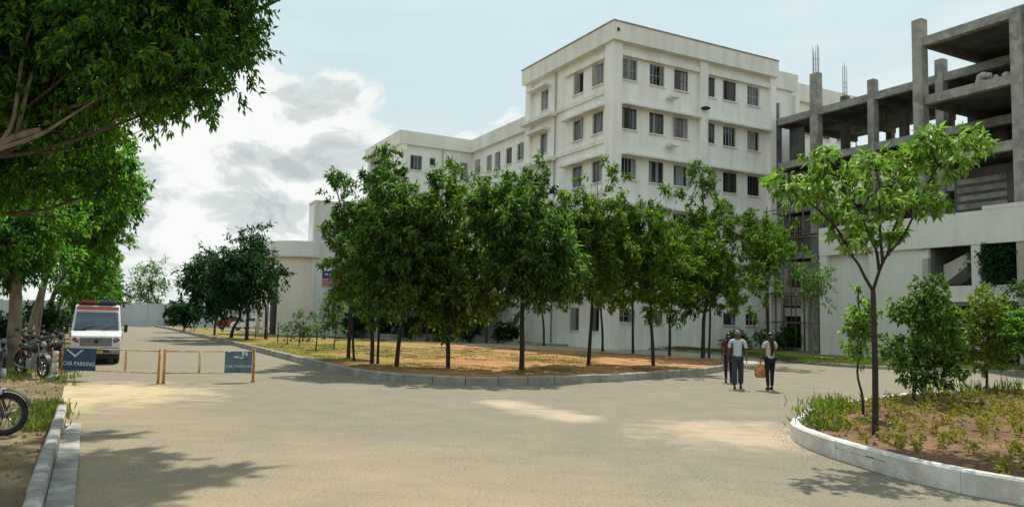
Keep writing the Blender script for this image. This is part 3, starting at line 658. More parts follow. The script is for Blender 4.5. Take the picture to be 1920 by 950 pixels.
# rear wing, one storey lower, then its cross wing
wing = thing('hospital_wing', 'long white wing one storey lower than the tower, left of it', 'building', (*bpt(TC, 0, TSd + .7), 0))
FW = Fac(bpt(TC, 0.15, TSd + 0.35), UD, -VD); WL = 23.6 - TSd - .35; WH = 19.1
wro = [(16.4, 4), (12.8, 4), (9.2, 4), (5.6, 4)]; wo = []
for z, _ in wro:
    for a in (0.7, 2.8, 5.0, 6.7, 9.2): wo.append((a, a + 1.15, z - .75, z + .75, 2))
mb = MB(); wall_open(mb, FW, 0, WL, G0, WH, wo)
I0 = bpt(TC, 0.15, 23.6); FX = Fac(I0, -VD, -UD); XL = 7.35
wx = []
for z, _ in wro: wx += [(0.5, 1.3, z - 1.3, z + .55, 2), (2.2, 2.8, z - .15, z + .6, 1), (3.9, 4.5, z - .15, z + .6, 1), (5.0, 5.0 + .0001, 0, 0, 0)]
wx = [w for w in wx if w[4]]
for z, _ in wro: wx.append((5.25, 6.45, z - .75, z + .65, 3))
wall_open(mb, FX, 0, XL, G0, WH, wx)
E0 = bpt(TC, 0.15 - XL, 23.6); FZ = Fac(E0, UD, -VD); ZL = 10.2
wall_open(mb, FZ, 0, 2.6, G0, WH, [])
wall_open(mb, FZ, 2.6, ZL, G0, WH, [(3.4, 9.4, 2.5, 18.0)], 0.5)
Fq = Fac(bpt(TC, 0.15 - XL, 23.6 + ZL), VD, UD); wall_open(mb, Fq, 0, 22, G0, WH, [])
bpart('wall', mb, M_white, wing)
mb = MB(); mb.fbox(FX, -14, XL, WH - .55, WH - .4, -ZL, 0); mb.fbox(FW, 0, WL, WH - .55, WH - .402, -12, 0); bpart('roof', mb, M_parapet, wing)
mb = MB(); mb.fbox(FW, -0.2, WL - .3, WH - 1.15, WH + .1, 0.002, 0.34); mb.fbox(FX, .34, XL + .34, WH - 1.152, WH + .102, 0.002, 0.34); mb.fbox(FZ, 0.0, ZL, WH - 1.15, WH + .098, 0.002, 0.335); bpart('parapet', mb, M_parapet, wing)
for a in (6.9,):
    mb = MB(); mb.fbox(FX, a, a + .5, G0, WH - 1.16, 0.003, 0.25); bpart('pilaster', mb, M_white, wing)
mb = MB(); mb.tube([FX.p(3.2, WH - 1.3, .1), FX.p(3.2, 1, .1)], .05, 6); bpart('rain_pipe', mb, M_frame, wing)
for o in wo: window(FW, o[0], o[1], o[2], o[3], wing, n=2)
for o in wx: window(FX, o[0], o[1], o[2], o[3], wing, n=o[4], dark=.9 if o[4] == 1 else .3)
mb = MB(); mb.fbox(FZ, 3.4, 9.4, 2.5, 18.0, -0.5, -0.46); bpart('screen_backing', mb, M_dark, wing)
z = 2.6
while z < 17.8:
    mb = MB(); mb.hexa([FZ.p(3.4, z, -.42), FZ.p(9.4, z, -.42), FZ.p(9.4, z - .05, .02), FZ.p(3.4, z - .05, .02), FZ.p(3.4, z + .42, -.42), FZ.p(9.4, z + .42, -.42), FZ.p(9.4, z + .34, .02), FZ.p(3.4, z + .34, .02)])
    bpart('louvre', mb, M_sheet, wing); z += 0.95

# right-hand continuation of the white block behind the concrete frame
rwing = thing('hospital_rear_block', 'white block behind the raw concrete frame, seen through its openings', 'building', (*bpt(TC, TL, 4), 0))
FY = Fac(bpt(TC, TL + .3, 2.2), VD, -UD); mb = MB(); oy = []
for z in rows:
    oy.append((1.0, 3.0, z - .8, z + .8, 4))
wall_open(mb, FY, 0, 4.6, G0, 23.3, oy)
FY2 = Fac(bpt(TC, TL + 4.9, 4.4), VD, -UD); oy2 = []
for z in rows:
    for a in (0.8, 3.4, 6.0, 8.2): oy2.append((a, a + 1.3, z - .8, z + .8, 3))
wall_open(mb, FY2, 0, 10.4, G0, 23.6, oy2)
FY2s = Fac(bpt(TC, TL + 4.9, 3.2), UD, VD); wall_open(mb, FY2s, 0, 1.2, G0, 22.7, [])
FY3 = Fac(bpt(TC, TL + 15.3, 4.0), VD, -UD); oy3 = []
for z in rows[1:]:
    for a in (1, 4.2, 7.4, 10.6, 13.8, 17, 20.2, 23.4): oy3.append((a, a + 1.4, z - .8, z + .8, 4))
wall_open(mb, FY3, 0, 28, G0, 19.0, oy3)
FYe = Fac(bpt(TC, TL + 15.3, 4.4), UD, VD); wall_open(mb, FYe, 0, 9, G0, 23.6, [])
bpart('wall', mb, M_white, rwing)
mb = MB(); mb.fbox(FY, 0, 4.6, 22.9, 23.0, -12, 0); mb.fbox(FY2, 0, 10.4, 22.3, 22.45, -9, 0); mb.fbox(FY3, 0, 28, 18.4, 18.55, -9, 0); bpart('roof', mb, M_parapet, rwing)
mb = MB(); mb.fbox(FY, 0.0, 4.9, 22.0, 23.5, 0.002, 0.3); mb.fbox(FY2, 0.2, 10.6, 22.2, 23.8, .002, .4); mb.fbox(FY3, 0.0, 28, 18.0, 19.05, 0.002, 0.3); bpart('parapet', mb, M_parapet, rwing)
for a in (4.55,):
    mb = MB(); mb.fbox(FY, a, a + .5, G0, 21.7, .003, .3); bpart('pilaster', mb, M_white, rwing)
for o in oy: window(FY, o[0], o[1], o[2], o[3], rwing, n=5, dark=.35)
for o in oy2: window(FY2, o[0], o[1], o[2], o[3], rwing, n=3)
for o in oy3: window(FY3, o[0], o[1], o[2], o[3], rwing, n=4)
for z in rows[1:]:
    mb = MB(); mb.fbox(FY3, 0.5, 27, z + .95, z + 1.1, .003, .5); bpart('window_hood', mb, M_parapet, rwing)

# annex at the left with the violet sign
annex = thing('annex', 'plain white annex with a violet and pink sign, left of the trees', 'building', (-17, 64, 0))
AO = up_at(582, 600, 64); FA = Fac((AO.x, AO.y), VD, -UD); FAs = Fac((AO.x, AO.y), UD, -VD)
mb = MB(); wall_open(mb, FA, 0, 9.2, G0, 11.3, []); wall_open(mb, FAs, 0, 2.2, G0, 11.3, []); FAe = Fac(FA.p(9.2, 0)[:2], UD, VD); wall_open(mb, FAe, 0, 2.2, G0, 11.3, [])
FAb = Fac(FA.p(0, 0, -2.2)[:2], VD, UD); wall_open(mb, FAb, 0, 9.2, G0, 11.3, [])
mb.fbox(FA, 0, 9.2, 11.15, 11.3, -2.19, -.002)
bpart('wall', mb, M_annex, annex)
mb = MB(); mb.fbox(FA, -.12, .12, G0, 11.36, .003, .14); bpart('corner_strip', mb, M_annex, annex)
mb = MB(); mb.fbox(FA, -.05, 9.25, 11.3, 11.42, -2.25, .06); bpart('coping', mb, M_parapet, annex)
# curved entrance block left of it
wpt = [AO + VD * .05 - UD * .0]
curve = []
for k in range(13):
    th = math.radians(-8 + k * 9.0); R_ = 5.2
    cx = AO - VD * 0.1 + UD * R_
    curve.append(cx - UD * R_ * math.cos(th) * 1.0 - VD * R_ * math.sin(th) * 0.62)
ent = thing('curved_entrance_block', 'low cream block with a rounded white cornice and tall dark openings', 'building', (AO.x, AO.y, 0))
def curved(mb, pts, z0, z1, out, thick):
    c = AO - VD * 0.1 + UD * 5.2
    for i in range(len(pts) - 1):
        a, b = pts[i], pts[i + 1]; na = (a - c).normalized(); nb_ = (b - c).normalized(); na.z = nb_.z = 0
        p = [a + na * (out - thick), b + nb_ * (out - thick), b + nb_ * out, a + na * out]
        mb.hexa([(q.x, q.y, z0) for q in p] + [(q.x, q.y, z1) for q in p])
mb = MB(); curved(mb, curve[:7], G0, 6.7, 0, .3); curved(mb, curve[8:10], G0, 6.7, 0, .3); curved(mb, curve[11:], G0, 6.7, 0, .3); curved(mb, curve[6:12], 5.4, 6.7, -.002, .3)
bpart('wall', mb, M_cream, ent)
mb = MB(); curved(mb, curve, 6.7, 7.9, .45, .9); bpart('cornice', mb, M_annex, ent)
mb = MB(); curved(mb, curve, 6.6, 6.7, .42, .6); bpart('cornice_soffit', mb, M_cream, ent)
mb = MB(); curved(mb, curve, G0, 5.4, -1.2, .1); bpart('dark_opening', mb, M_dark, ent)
mb = MB(); c_ = [(q.x, q.y) for q in curve] + [FA.p(0, 0, -7)[:2]]; mb.poly(c_, 7.3, 7.4); bpart('roof', mb, M_parapet, ent)
sg = thing('wall_sign', 'violet over pink notice board on the plain annex wall', 'sign', FA.p(.75, 4.6, .05))
sg.matrix_basis = FA.mat(.75, 4.25, .04)
mb = MB(); mb.box(0, 3.6, -.03, .03, 0, 1.35); mb.build('board', M_letter, sg)
mb = MB(); mb.box(.05, 3.55, .031, .045, .66, 1.3); mb.build('violet_band', M_purple, sg)
mb = MB(); mb.box(.05, 3.55, .031, .044, .05, .60); mb.build('pink_band', M_pink, sg)
rs = random.Random(3); mb = MB(); x = .25
while x < 3.3: w_ = rs.uniform(.06, .16); mb.box(x, x + w_, .046, .052, .95, 1.08 + rs.uniform(0, .04)); x += w_ + rs.choice([.03, .03, .12])
mb.build('lettering_strokes', M_letter, sg)

# portico between annex and tower, its deep shade put into wall and column colours
port = thing('portico', 'shaded entrance portico with white columns below the white wing', 'building', (-4, 62, 0))
PO = up_at(700, 600, 61.5); FP = Fac((PO.x, PO.y), VD, -UD)
mb = MB(); mb.fbox(FP, 0, 12.6, 4.1, 5.0, -6, 0.0); bpart('canopy', mb, M_annex, port)
mb = MB(); mb.fbox(FP, 0, 12.6, G0, 4.1, -6.2, -6); mb.fbox(FP, -.1, 0, G0, 4.1, -6, -.3); bpart('back_wall', mb, M_bark, port)  # dark brown wall colour stands in for the shade under the canopy
for a in (0.3, 3.1, 6.2, 8.7, 12.1):
    mb = MB(); mb.fbox(FP, a, a + .42, G0, 4.1, -1.46, -1.04); bpart('column', mb, M_cream, port)  # white columns coloured down to cream to imitate the shade
for a in (1.0, 4.2, 7.3, 9.9):
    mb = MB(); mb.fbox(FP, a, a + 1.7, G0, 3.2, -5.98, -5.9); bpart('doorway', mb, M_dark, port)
mb = MB()
for i in range(3): mb.fbox(FP, -.1 + .0, 12.7, .0, .14 * (i + 1) + .1, -5.9 + .0, .7 - i * .3)
bpart('steps', mb, M_kerb, port)

# ------------------------------------------------------------------ unfinished concrete frame
fr_ = thing('unfinished_building', 'unfinished grey concrete frame with bare columns rising beside the white tower', 'building', (20.6, 61.1, 0))
DO = bpt(TC, TL + 0.25, 0); FM = Fac(DO, -UD, -VD)    # facade runs toward the viewer
mlev = [18.4, 14.8, 11.2, 7.6, 4.0]
for i, z in enumerate(mlev):
    mb = MB(); mb.fbox(FM, 0.1, 19.0, z - .16, z, -9.5, -0.3); bpart('floor_slab', mb, M_conc_d, fr_)  # same concrete as the edge beam, coloured darker for the shaded underside
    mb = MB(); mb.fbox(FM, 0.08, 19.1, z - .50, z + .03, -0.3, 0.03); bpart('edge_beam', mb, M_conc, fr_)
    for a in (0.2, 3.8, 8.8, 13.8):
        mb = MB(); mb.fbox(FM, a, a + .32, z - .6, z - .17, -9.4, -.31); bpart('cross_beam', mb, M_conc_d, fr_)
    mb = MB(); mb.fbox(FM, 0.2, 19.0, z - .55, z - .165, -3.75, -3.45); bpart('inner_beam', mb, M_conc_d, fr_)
def rebar(F, a, d, z0, z1, parent, n=8, sp=.22):
    rb = random.Random(int(a * 10)); mb = MB()
    for i in range(n):
        q = i * 2 * math.pi / n; mb.tube([F.p(a + sp * math.cos(q), z0, d + sp * math.sin(q)), F.p(a + sp * math.cos(q) * 1.0 + rb.uniform(-.04, .04), z1 - rb.uniform(0, .7), d + sp * math.sin(q))], .016, 4)
    for z in (z0 + .3, z0 + .7, z0 + 1.1): mb.tube([F.p(a + sp * math.cos(q), z, d + sp * math.sin(q)) for q in [i * 2 * math.pi / 8 for i in range(9)]], .010, 4, cap=False)
    o = bpart('rebar', mb, M_rust, parent); o['kind'] = 'stuff'
for a, top, rb_, w_ in ((3.6, 21.2, 23.6, .72), (8.6, 19.4, 0, .5), (13.6, 19.4, 0, .55), (18.4, 18.4, 0, .5)):
    mb = MB(); mb.fbox(FM, a, a + w_, G0, top, -.45, .10); bpart('column', mb, M_conc, fr_)
    if rb_: rebar(FM, a + w_ / 2, -.2, top, rb_, fr_)
mb = MB(); mb.fbox(FM, 0.05, .4, 11.3, 18.3, -.4, .05); bpart('column', mb, M_conc_d, fr_)
for d, L in ((-3.85, ((3.6, 20.0, 22.7), (8.6, 18.3, 0), (13.6, 18.3, 0))), (-9.3, ((3.6, 18.3, 0), (8.6, 18.3, 0), (13.6, 19.6, 0)))):
    for a, top, rb_ in L:
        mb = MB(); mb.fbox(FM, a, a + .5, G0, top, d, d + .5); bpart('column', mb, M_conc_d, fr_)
        if rb_: rebar(FM, a + .25, d + .25, top, rb_, fr_, 6, .17)
rpz = random.Random(21)
for z in (14.8, 11.2):
    for a in (4.8, 6.2, 7.5, 9.9, 11.2, 12.6, 15.0, 16.4):
        if rpz.random() < .7: dd = rpz.uniform(-6, -2.5); mb = MB(); mb.tube([FM.p(a, z, dd), FM.p(a + rpz.uniform(-.1, .1), z + 3.42, dd)], .04, 6); bpart('shoring_prop', mb, M_bamboo, fr_)
# infill walls with openings on the lower floors and at the tower end
for (z0, z1, a0, a1, dd) in ((14.83, 17.7, .45, 2.0, -1.2), (11.23, 14.1, .45, 3.5, -1.0), (7.63, 10.5, .4, 8.5, -.6), (4.03, 6.9, .4, 8.5, -.5), (11.23, 14.1, 9.2, 18, -3.9), (7.63, 10.5, 9.2, 18, -3.0), (4.03, 6.9, 9.2, 18, -2.0)):
    Fi = Fac(FM.p(0, 0, dd)[:2], -UD, -VD); mb = MB(); ops = []
    x = a0 + .5
    while x + 1.3 < a1: ops.append((x, x + 1.2, z0 + .9, z1 - .35)); x += 2.3
    wall_open(mb, Fi, a0, a1, z0, z1, ops, .2); bpart('infill_wall', mb, M_conc_d if z0 > 5 else M_beige, fr_)
    for o in ops:
        mb = MB(); mb.fbox(Fi, o[0], o[1], o[2], o[3], -.24, -.2)
        bpart('opening_backing', mb, M_dark, fr_)
        mb = MB()
        for j in range(1, 5): xx = o[0] + (o[1] - o[0]) * j / 5; mb.fbox(Fi, xx - .012, xx + .012, o[2], o[3], -.12, -.1)
        mb.fbox(Fi, o[0], o[1], (o[2] + o[3]) / 2 - .015, (o[2] + o[3]) / 2 + .015, -.13, -.09); bpart('window_grille', mb, M_frame, fr_)
# plastered ground storey of the frame
Fg = Fac(FM.p(0, 0, -.12)[:2], -UD, -VD); mb = MB(); og = [(0.8, 2.6, .3, 2.7), (5.2, 6.6, 1.0, 2.6)]
wall_open(mb, Fg, .3, 9, G0, 3.3, og, .3); bpart('ground_wall', mb, M_rwhite, fr_)
for o in og: mb = MB(); mb.fbox(Fg, o[0], o[1], o[2], o[3], -.35, -.3); bpart('opening_backing', mb, M_dark, fr_)
for a in (.35, 2.9, 4.6, 7.4):
    mb = MB(); mb.fbox(FM, a, a + .62, G0, 6.4 if a > 2 else 5, .11, .42); bpart('pilaster', mb, M_rwhite, fr_)
mb = MB(); mb.fbox(FM, 7.2, 9.2, 6.3, 6.45, .1, 1.3); bpart('sunshade', mb, M_parapet, fr_)
# scaffold poles against the frame
rsx = random.Random(9); sc_ = thing('scaffolding', 'thin pole scaffolding standing against the dark lower floors of the concrete frame', 'scaffolding', (*FM.p(4, 0, 1.2)[:2], 0))
for i, a in enumerate((.6, 2.1, 3.3, 5.3, 6.6, 8.0)):
    for d in (.55, 1.35):
        mb = MB(); mb.tube([FM.p(a + rsx.uniform(-.1, .1), 0, d), FM.p(a + rsx.uniform(-.15, .15), rsx.uniform(9, 13.4), d)], .045, 6); bpart('pole', mb, M_bamboo, sc_)
for z in (2.2, 4.3, 6.4, 8.6, 10.8):
    for d in (.62, 1.42): mb = MB(); mb.tube([FM.p(.2, z + rsx.uniform(-.1, .1), d), FM.p(8.5, z + rsx.uniform(-.1, .1), d)], .035, 6); bpart('ledger', mb, M_bamboo, sc_)
for z in (4.35, 8.65): mb = MB(); mb.fbox(FM, .4, 7.8, z + .05, z + .1, .6, 1.4); bpart('plank', mb, M_bamboo, sc_)

# nearer, higher part of the frame above the white ground floors
QO = (24.25, 45.4); FN = Fac(QO, -UD, -VD)
nb_ = thing('concrete_block', 'taller near part of the unfinished grey concrete frame at the right edge', 'building', (QO[0], QO[1], 0))
nlev = [19.3, 15.7, 12.1]
for z in nlev:
    mb = MB(); mb.fbox(FN, .25, 14, z - .17, z, -14, -.3); bpart('floor_slab', mb, M_conc_d, nb_)  # underside shade is in the slab colour, as on the lower frame
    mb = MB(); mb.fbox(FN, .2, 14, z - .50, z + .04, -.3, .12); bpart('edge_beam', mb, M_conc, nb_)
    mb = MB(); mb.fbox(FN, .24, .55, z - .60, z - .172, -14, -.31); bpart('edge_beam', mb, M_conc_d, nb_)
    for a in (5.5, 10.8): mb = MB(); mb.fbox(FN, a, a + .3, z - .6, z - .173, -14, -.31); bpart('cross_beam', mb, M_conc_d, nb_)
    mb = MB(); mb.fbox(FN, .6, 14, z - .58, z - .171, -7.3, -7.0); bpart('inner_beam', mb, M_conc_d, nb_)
for a, d, top in ((-.35, -.35, 20.5), (5.3, -.35, 19.25), (10.6, -.35, 19.25), (.3, -7.3, 19.1), (5.5, -7.3, 19.1), (.3, -13.9, 19.1), (5.5, -13.9, 19.1)):
    mb = MB(); mb.fbox(FN, a, a + .62, 6.6 if d > -1 else G0, top, d, d + .6); bpart('column', mb, M_conc if d > -1 else M_conc_d, nb_)
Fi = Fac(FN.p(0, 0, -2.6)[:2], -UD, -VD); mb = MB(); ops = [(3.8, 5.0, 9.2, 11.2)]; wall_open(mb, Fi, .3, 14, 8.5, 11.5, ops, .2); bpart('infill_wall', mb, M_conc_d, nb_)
mb = MB(); mb.fbox(Fi, 3.8, 5.0, 9.2, 11.2, -.25, -.2); bpart('opening_backing', mb, M_dark, nb_)
for z in (8.6, 9.1, 9.6, 10.1, 10.6): mb = MB(); mb.fbox(Fi, .5, 3.4, z, z + .3, .002, .05); bpart('block_course', mb, M_conc, nb_)
mb = MB()
rq = random.Random(12)
for i in range(14): mb.ell(FN.p(3.0 + rq.uniform(0, 1.5), 15.8 + rq.uniform(0, .6) * (1 - i / 20), -.8 + rq.uniform(-.4, .5)), (rq.uniform(.15, .35), rq.uniform(.15, .3), rq.uniform(.1, .25)), 7, 5)
sk = mb.build('rubble_heap', M_red2); tag(sk, 'pale rubble heap lying on the upper slab of the grey frame', 'rubble')

# white ground floors under it
gb = thing('white_ground_block', 'two storey white block with deep parapet band below the raw frame, right', 'building', (QO[0], QO[1], 0))
FG = Fac(FN.p(0, 0, .16)[:2], -UD, -VD)
mb = MB(); mb.fbox(FG, -7.3, 14, 6.65, 8.5, -.35, .10); bpart('parapet', mb, M_rwhite, gb)
mb = MB(); mb.fbox(FG, 3.6, 14, 8.5, 8.72, -.33, .12); bpart('parapet_coping', mb, M_rwhite, gb)
mb = MB(); mb.fbox(FG, -7.3, 14, 8.2, 8.4, -14, -.36); bpart('roof_slab', mb, M_conc, gb)
mb = MB(); mb.fbox(FG, -7.28, -7.0, G0, 8.2, -12, -.42); bpart('end_wall', mb, M_rwhite, gb)
for a0, a1 in ((-7.3, -6.75), (-3.55, -3.0)):
    mb = MB(); mb.fbox(FG, a0, a1, G0, 6.65, -.4, .05); bpart('column', mb, M_rwhite, gb)
Fr = Fac(FG.p(0, 0, -.38)[:2], -UD, -VD); mb = MB(); ow = [(-5.75, -4.75, 1.35, 2.75)]
wall_open(mb, Fr, -6.75, -3.55, G0, 6.65, ow, .25); bpart('bay_wall', mb, M_rwhite, gb)
for o in ow: mb = MB(); mb.fbox(Fr, o[0], o[1], o[2], o[3], -.3, -.26); bpart('opening_backing', mb, M_dark, gb)
mb = MB(); mb.fbox(FG, -3.0, -.05, G0, 6.05, -.3, -.10); mb.fbox(FG, -3.0, .3, 6.05, 6.65, -.35, -.11); bpart('panel_wall', mb, M_rwhite, gb)
mb = MB(); mb.fbox(FG, -.05, .3, G0, 6.05, -.34, -.05); bpart('column', mb, M_beige, gb)
for a in (2.9, 5.3, 10.5): mb = MB(); mb.fbox(FG, a, a + .5, G0, 6.65, -.4, .05); bpart('column', mb, M_rwhite if a < 5 else M_beige, gb)
mb = MB(); mb.fbox(FG, .3, 14, 3.5, 4.4, -.25, -.05); bpart('balcony_wall', mb, M_rwhite, gb)
mb = MB(); mb.fbox(FG, .3, 14, 3.3, 3.5, -6, -.26); bpart('balcony_floor', mb, M_conc, gb)
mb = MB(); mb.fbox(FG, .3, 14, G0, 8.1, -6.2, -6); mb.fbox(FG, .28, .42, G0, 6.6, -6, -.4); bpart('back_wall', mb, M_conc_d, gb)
mb = MB(); mb.hexa([FG.p(.5, 4.6, -1.2), FG.p(3.4, 6.6, -1.2), FG.p(3.4, 6.6, -2.8), FG.p(.5, 4.6, -2.8), FG.p(.5, 5.7, -1.2), FG.p(2.6, 6.62, -1.2), FG.p(2.6, 6.62, -2.8), FG.p(.5, 5.7, -2.8)]); bpart('stair_flight', mb, M_rwhite, gb)

# ------------------------------------------------------------------ far boundary wall of metal sheets
wl = thing('boundary_fence', 'tall pale metal sheet fence closing the far end of the road', 'fence', (-45, 92, 0))
a = Vector((-62, 86, 0)); dW = Vector((0.95, 0.31, 0)).normalized(); FWs = Fac((a.x, a.y), dW, (dW.y, -dW.x)); n_ = 0
rw = random.Random(8); pw = MB(); pw.box(0, 2.36, -.03, .03, 0.05, 2.75)
for k in range(8): pw.box(.12 + k * .29, .2 + k * .29, -.06, -.031, .1, 2.7)
pme = pw.mesh('sheet_panel', M_sheet); ps = MB(); ps.box(-.05, .05, -.05, .05, 0, 2.9); psm = ps.mesh('post', M_frame)
for i in range(24):
    o = link('sheet_panel', pme); o.parent = wl; o.matrix_local = wl.matrix_basis.inverted() @ FWs.mat(i * 2.5 + .07, rw.uniform(-.05, .05)); o = link('post', psm); o.parent = wl; o.matrix_local = wl.matrix_basis.inverted() @ FWs.mat(i * 2.5, 0)

# ------------------------------------------------------------------ trees of the middle island
GM = 'trees planted on the middle island'
ML = [
 # px, py, x0, x1, ytop, ybot, label, lean, opts
 (653, 672, 632, 722, 375, 600, 'thin leaning tree at the left end of the kerbside row, feathery top', 0.25, dict(n=9, clusters=230, sprig=3)),
 (697, 682, 648, 785, 315, 600, 'second kerbside tree from the left, tall ragged crown above the annex sign', 0.0, dict(n=12, clusters=380)),
 (743, 688, 695, 850, 320, 610, 'third kerbside tree from the left, full mid green crown', 0.05, dict(n=12, clusters=360)),
 (840, 690, 765, 930, 315, 615, 'kerbside tree with a slightly bent trunk in front of the portico', 0.1, dict(n=13, clusters=420)),
 (978, 695, 885, 1085, 300, 600, 'straight tree nearest the rounded kerb, broad high crown', 0.0, dict(n=15, clusters=520, r=.10)),
 (1103, 685, 1020, 1190, 305, 590, 'kerbside tree right below the corner of the white tower', 0.0, dict(n=13, clusters=420)),
 (1225, 685, 1135, 1310, 365, 590, 'dark trunked kerbside tree with a wide flat crown before the tower front', 0.0, dict(n=12, clusters=400, lmat=L_olive)),
 (1318, 672, 1240, 1462, 375, 605, 'rightmost island tree, low branching, with one tall tuft rising above', 0.0, dict(n=13, clusters=520, lmat=L_olive, r=.12)),
 (1130, 655, 1070, 1190, 370, 560, 'slanting thin tree at the island back edge, left of the slim one', -0.4, dict(n=7, clusters=200)),
 (1187, 662, 1120, 1260, 390, 570, 'slim tree at the island back edge before the ground floor window', 0.0, dict(n=7, clusters=200)),
 (1255, 668, 1200, 1330, 400, 620, 'small bushy low tree at the island back edge near its right tip', 0.0, dict(n=7, clusters=240, lmat=L_olive)),
 (1020, 645, 960, 1100, 340, 570, 'far island tree seen right of the straight kerbside tree', 0.0, dict(n=8, clusters=240, lmat=L_dark)),
 (912, 640, 840, 990, 310, 560, 'far island tree in front of the white portico column', 0.0, dict(n=9, clusters=260, lmat=L_mid)),
 (800, 637, 700, 860, 350, 560, 'far dark tree at the island back edge before the portico', 0.0, dict(n=9, clusters=260, lmat=L_dark)),
]
for i, (px, py, x0, x1, yt, yb, lab, lean, op) in enumerate(ML):
    op = dict(op); far = i >= 8
    op['clusters'] = int(op['clusters'] * 0.85)
    if i in (0, 3, 5, 8): op['lmat'] = L_midb; w_ = (x1 - x0) * .09
    std_tree(lab, px, py, .16, x0 - w_ * .6, x1 + w_ * .6, yt + 16, yb + 6, 100 + i, group=GM, lean=lean + (i * 37 % 11 - 5) * .05, k=46 if not far else 34, leaf=(.235, .075) if not far else (.32, .10), tl=.62 if not far else .9, droop=.25 + (i % 3) * .08, tuft=.45, flat=.42, shell=.38, up=.35, spread=.95, size=.20 + (i % 4) * .02, **op)
# the tall tuft of the rightmost tree
b = at(1318, 672, .16); tp = up_at(1320, 325, b.y)
rng = np.random.default_rng(77)
tuft = tree('young tree whose dark topped shoot stands above the olive crowns before the tower', (b.x + .5, b.y + .8, .16), [(0, 0, -.1), (.05, 0, 3), (-.3, 0, tp.z - 1.6), (tp.x - b.x - .5, 0, tp.z - .3)], .06,
     [(tp.x - b.x - .5, 0, tp.z - .1, .55, .55, .4), (tp.x - b.x - .3, 0, tp.z - .75, .4, .4, .35), (tp.x - b.x - .75, 0, tp.z + .2, .3, .3, .25)], 60, 24, .5, .2, .06, L_mid, M_bark_d, 78, GM, droop=.5)
for (px, py, tx, ty, r_, sd, lab) in ((664, 676, 628, 330, .34, 81, 'spindly tree with a crooked leafy shoot against the clouds above the annex'), (708, 682, 722, 285, .42, 82, 'slim tree whose single tall shoot crosses the louvred end of the white wing')):
    b = at(px, py, .16); t_ = up_at(tx, ty + 12, b.y); dx = t_.x - b.x
    tree(lab, (b.x, b.y, .16), [(0, 0, -.1), (dx * .2, 0, 2), (dx * .6, 0, t_.z - 1.8), (dx, 0, t_.z - .2)], .05, [(dx, 0, t_.z - .3, r_, r_, r_ * 1.1), (dx * .85 + .15, 0, t_.z - 1.1, r_ * .8, r_ * .8, r_), (dx * .8, .1, t_.z - 1.9, r_, r_, r_)], 60, 30, .42, .20, .065, L_mid, M_bark_d, sd, GM, droop=.4, tuft=.5, up=.3)
# palm with a skirt of dead fronds
def palm(label, base, h, rad, seed, lmat):
    T = thing('palm_tree', label, 'palm', base); mb = MB(); mb.tube([(0, 0, -.1), (.05, 0, h * .5), (0, 0, h)], [.22, .18, .16], 9); mb.build('trunk', M_bark, T)
    rng = np.random.default_rng(seed); P = []; D = []; N = []; L = []; Wd = []
    for i in range(46):
        az = rng.uniform(0, 2 * math.pi); e0 = rng.uniform(-0.9, 1.1); dr = np.array([math.cos(az) * math.cos(e0), math.sin(az) * math.cos(e0), math.sin(e0)]); ln = rad * rng.uniform(.5, .75); p0 = np.array([0, 0, h])
        end = p0 + dr * ln + np.array([0, 0, -.15 * ln])
        for j in range(16):
            sp_ = (j / 15 - .5) * 2.0; side = np.array([-math.sin(az), math.cos(az), 0]); d = dr * math.cos(sp_) + side * math.sin(sp_) + np.array([0, 0, -.35]); d /= np.linalg.norm(d)
            P.append(end); D.append(d); N.append([0, 0, 1]); L.append(rad * .55 * rng.uniform(.8, 1.1)); Wd.append(.07)
    link('crown', leaf_mesh('crown', np.array(P), np.array(D), np.array(N, float) + rng.normal(0, .3, (len(P), 3)), np.array(L), np.array(Wd), lmat), T); return T
b = at(652, 631, .12); palm('dark fan palm with drooping fronds against the plain annex wall', (b.x, b.y, .1), 4.3, 2.1, 5, L_dark)

# tree group along the far kerb, left
GF = 'trees along the far part of the road'
std_tree('spreading dark tree in the middle of the far roadside group', 462, 638, .16, 395, 505, 455, 590, 201, n=13, clusters=300, k=22, leaf=(.34, .11), tl=.9, group=GF, r=.13, lmat=L_dark, droop=.4)
std_tree('leaning trunk tree in the far roadside group', 433, 634, .16, 335, 455, 478, 595, 202, n=12, clusters=260, k=22, leaf=(.36, .11), tl=.9, group=GF, lean=.5, r=.12, lmat=L_dark)
std_tree('tall sprigged tree beside the rounded cornice of the cream block', 497, 636, .16, 445, 520, 435, 600, 203, n=8, clusters=200, k=20, leaf=(.34, .11), tl=.8, group=GF, sprig=4, lmat=L_dark)
std_tree('small round dark tree low at the far end of the roadside group', 345, 620, .16, 320, 380, 562, 612, 204, n=6, clusters=120, k=20, leaf=(.4, .15), tl=.8, group=GF, lmat=L_dark)
std_tree('sparse feathery tree standing alone against the sky at the far road end', 297, 609, .1, 232, 325, 498, 590, 205, n=9, clusters=90, k=20, leaf=(.60, .14), tl=2.0, group=GF, lmat=L_mid, r=.2, droop=.2, size=.16)
std_tree('slim tree in the far roadside group, left of the leaning trunk', 402, 628, .16, 360, 425, 470, 590, 206, n=7, clusters=130, k=20, leaf=(.38, .12), tl=.9, group=GF, lmat=L_dark)
for i, (px, py, x0, x1, yt, yb, lab) in enumerate([(568, 640, 535, 602, 585, 632, 'branching grey green shrub before the annex wall'), (626, 656, 612, 640, 560, 625, 'small crooked sapling at the left end of the island lawn'), (640, 560, 0, 0, 0, 0, '')][:2]):
    std_tree(lab, px, py, .16, x0, x1, yt, yb, 220 + i, n=6, clusters=55, k=16, leaf=(.22, .08), tl=.6, cat='sapling', r=.035, lmat=L_mid, twigs=.5, name='sapling')
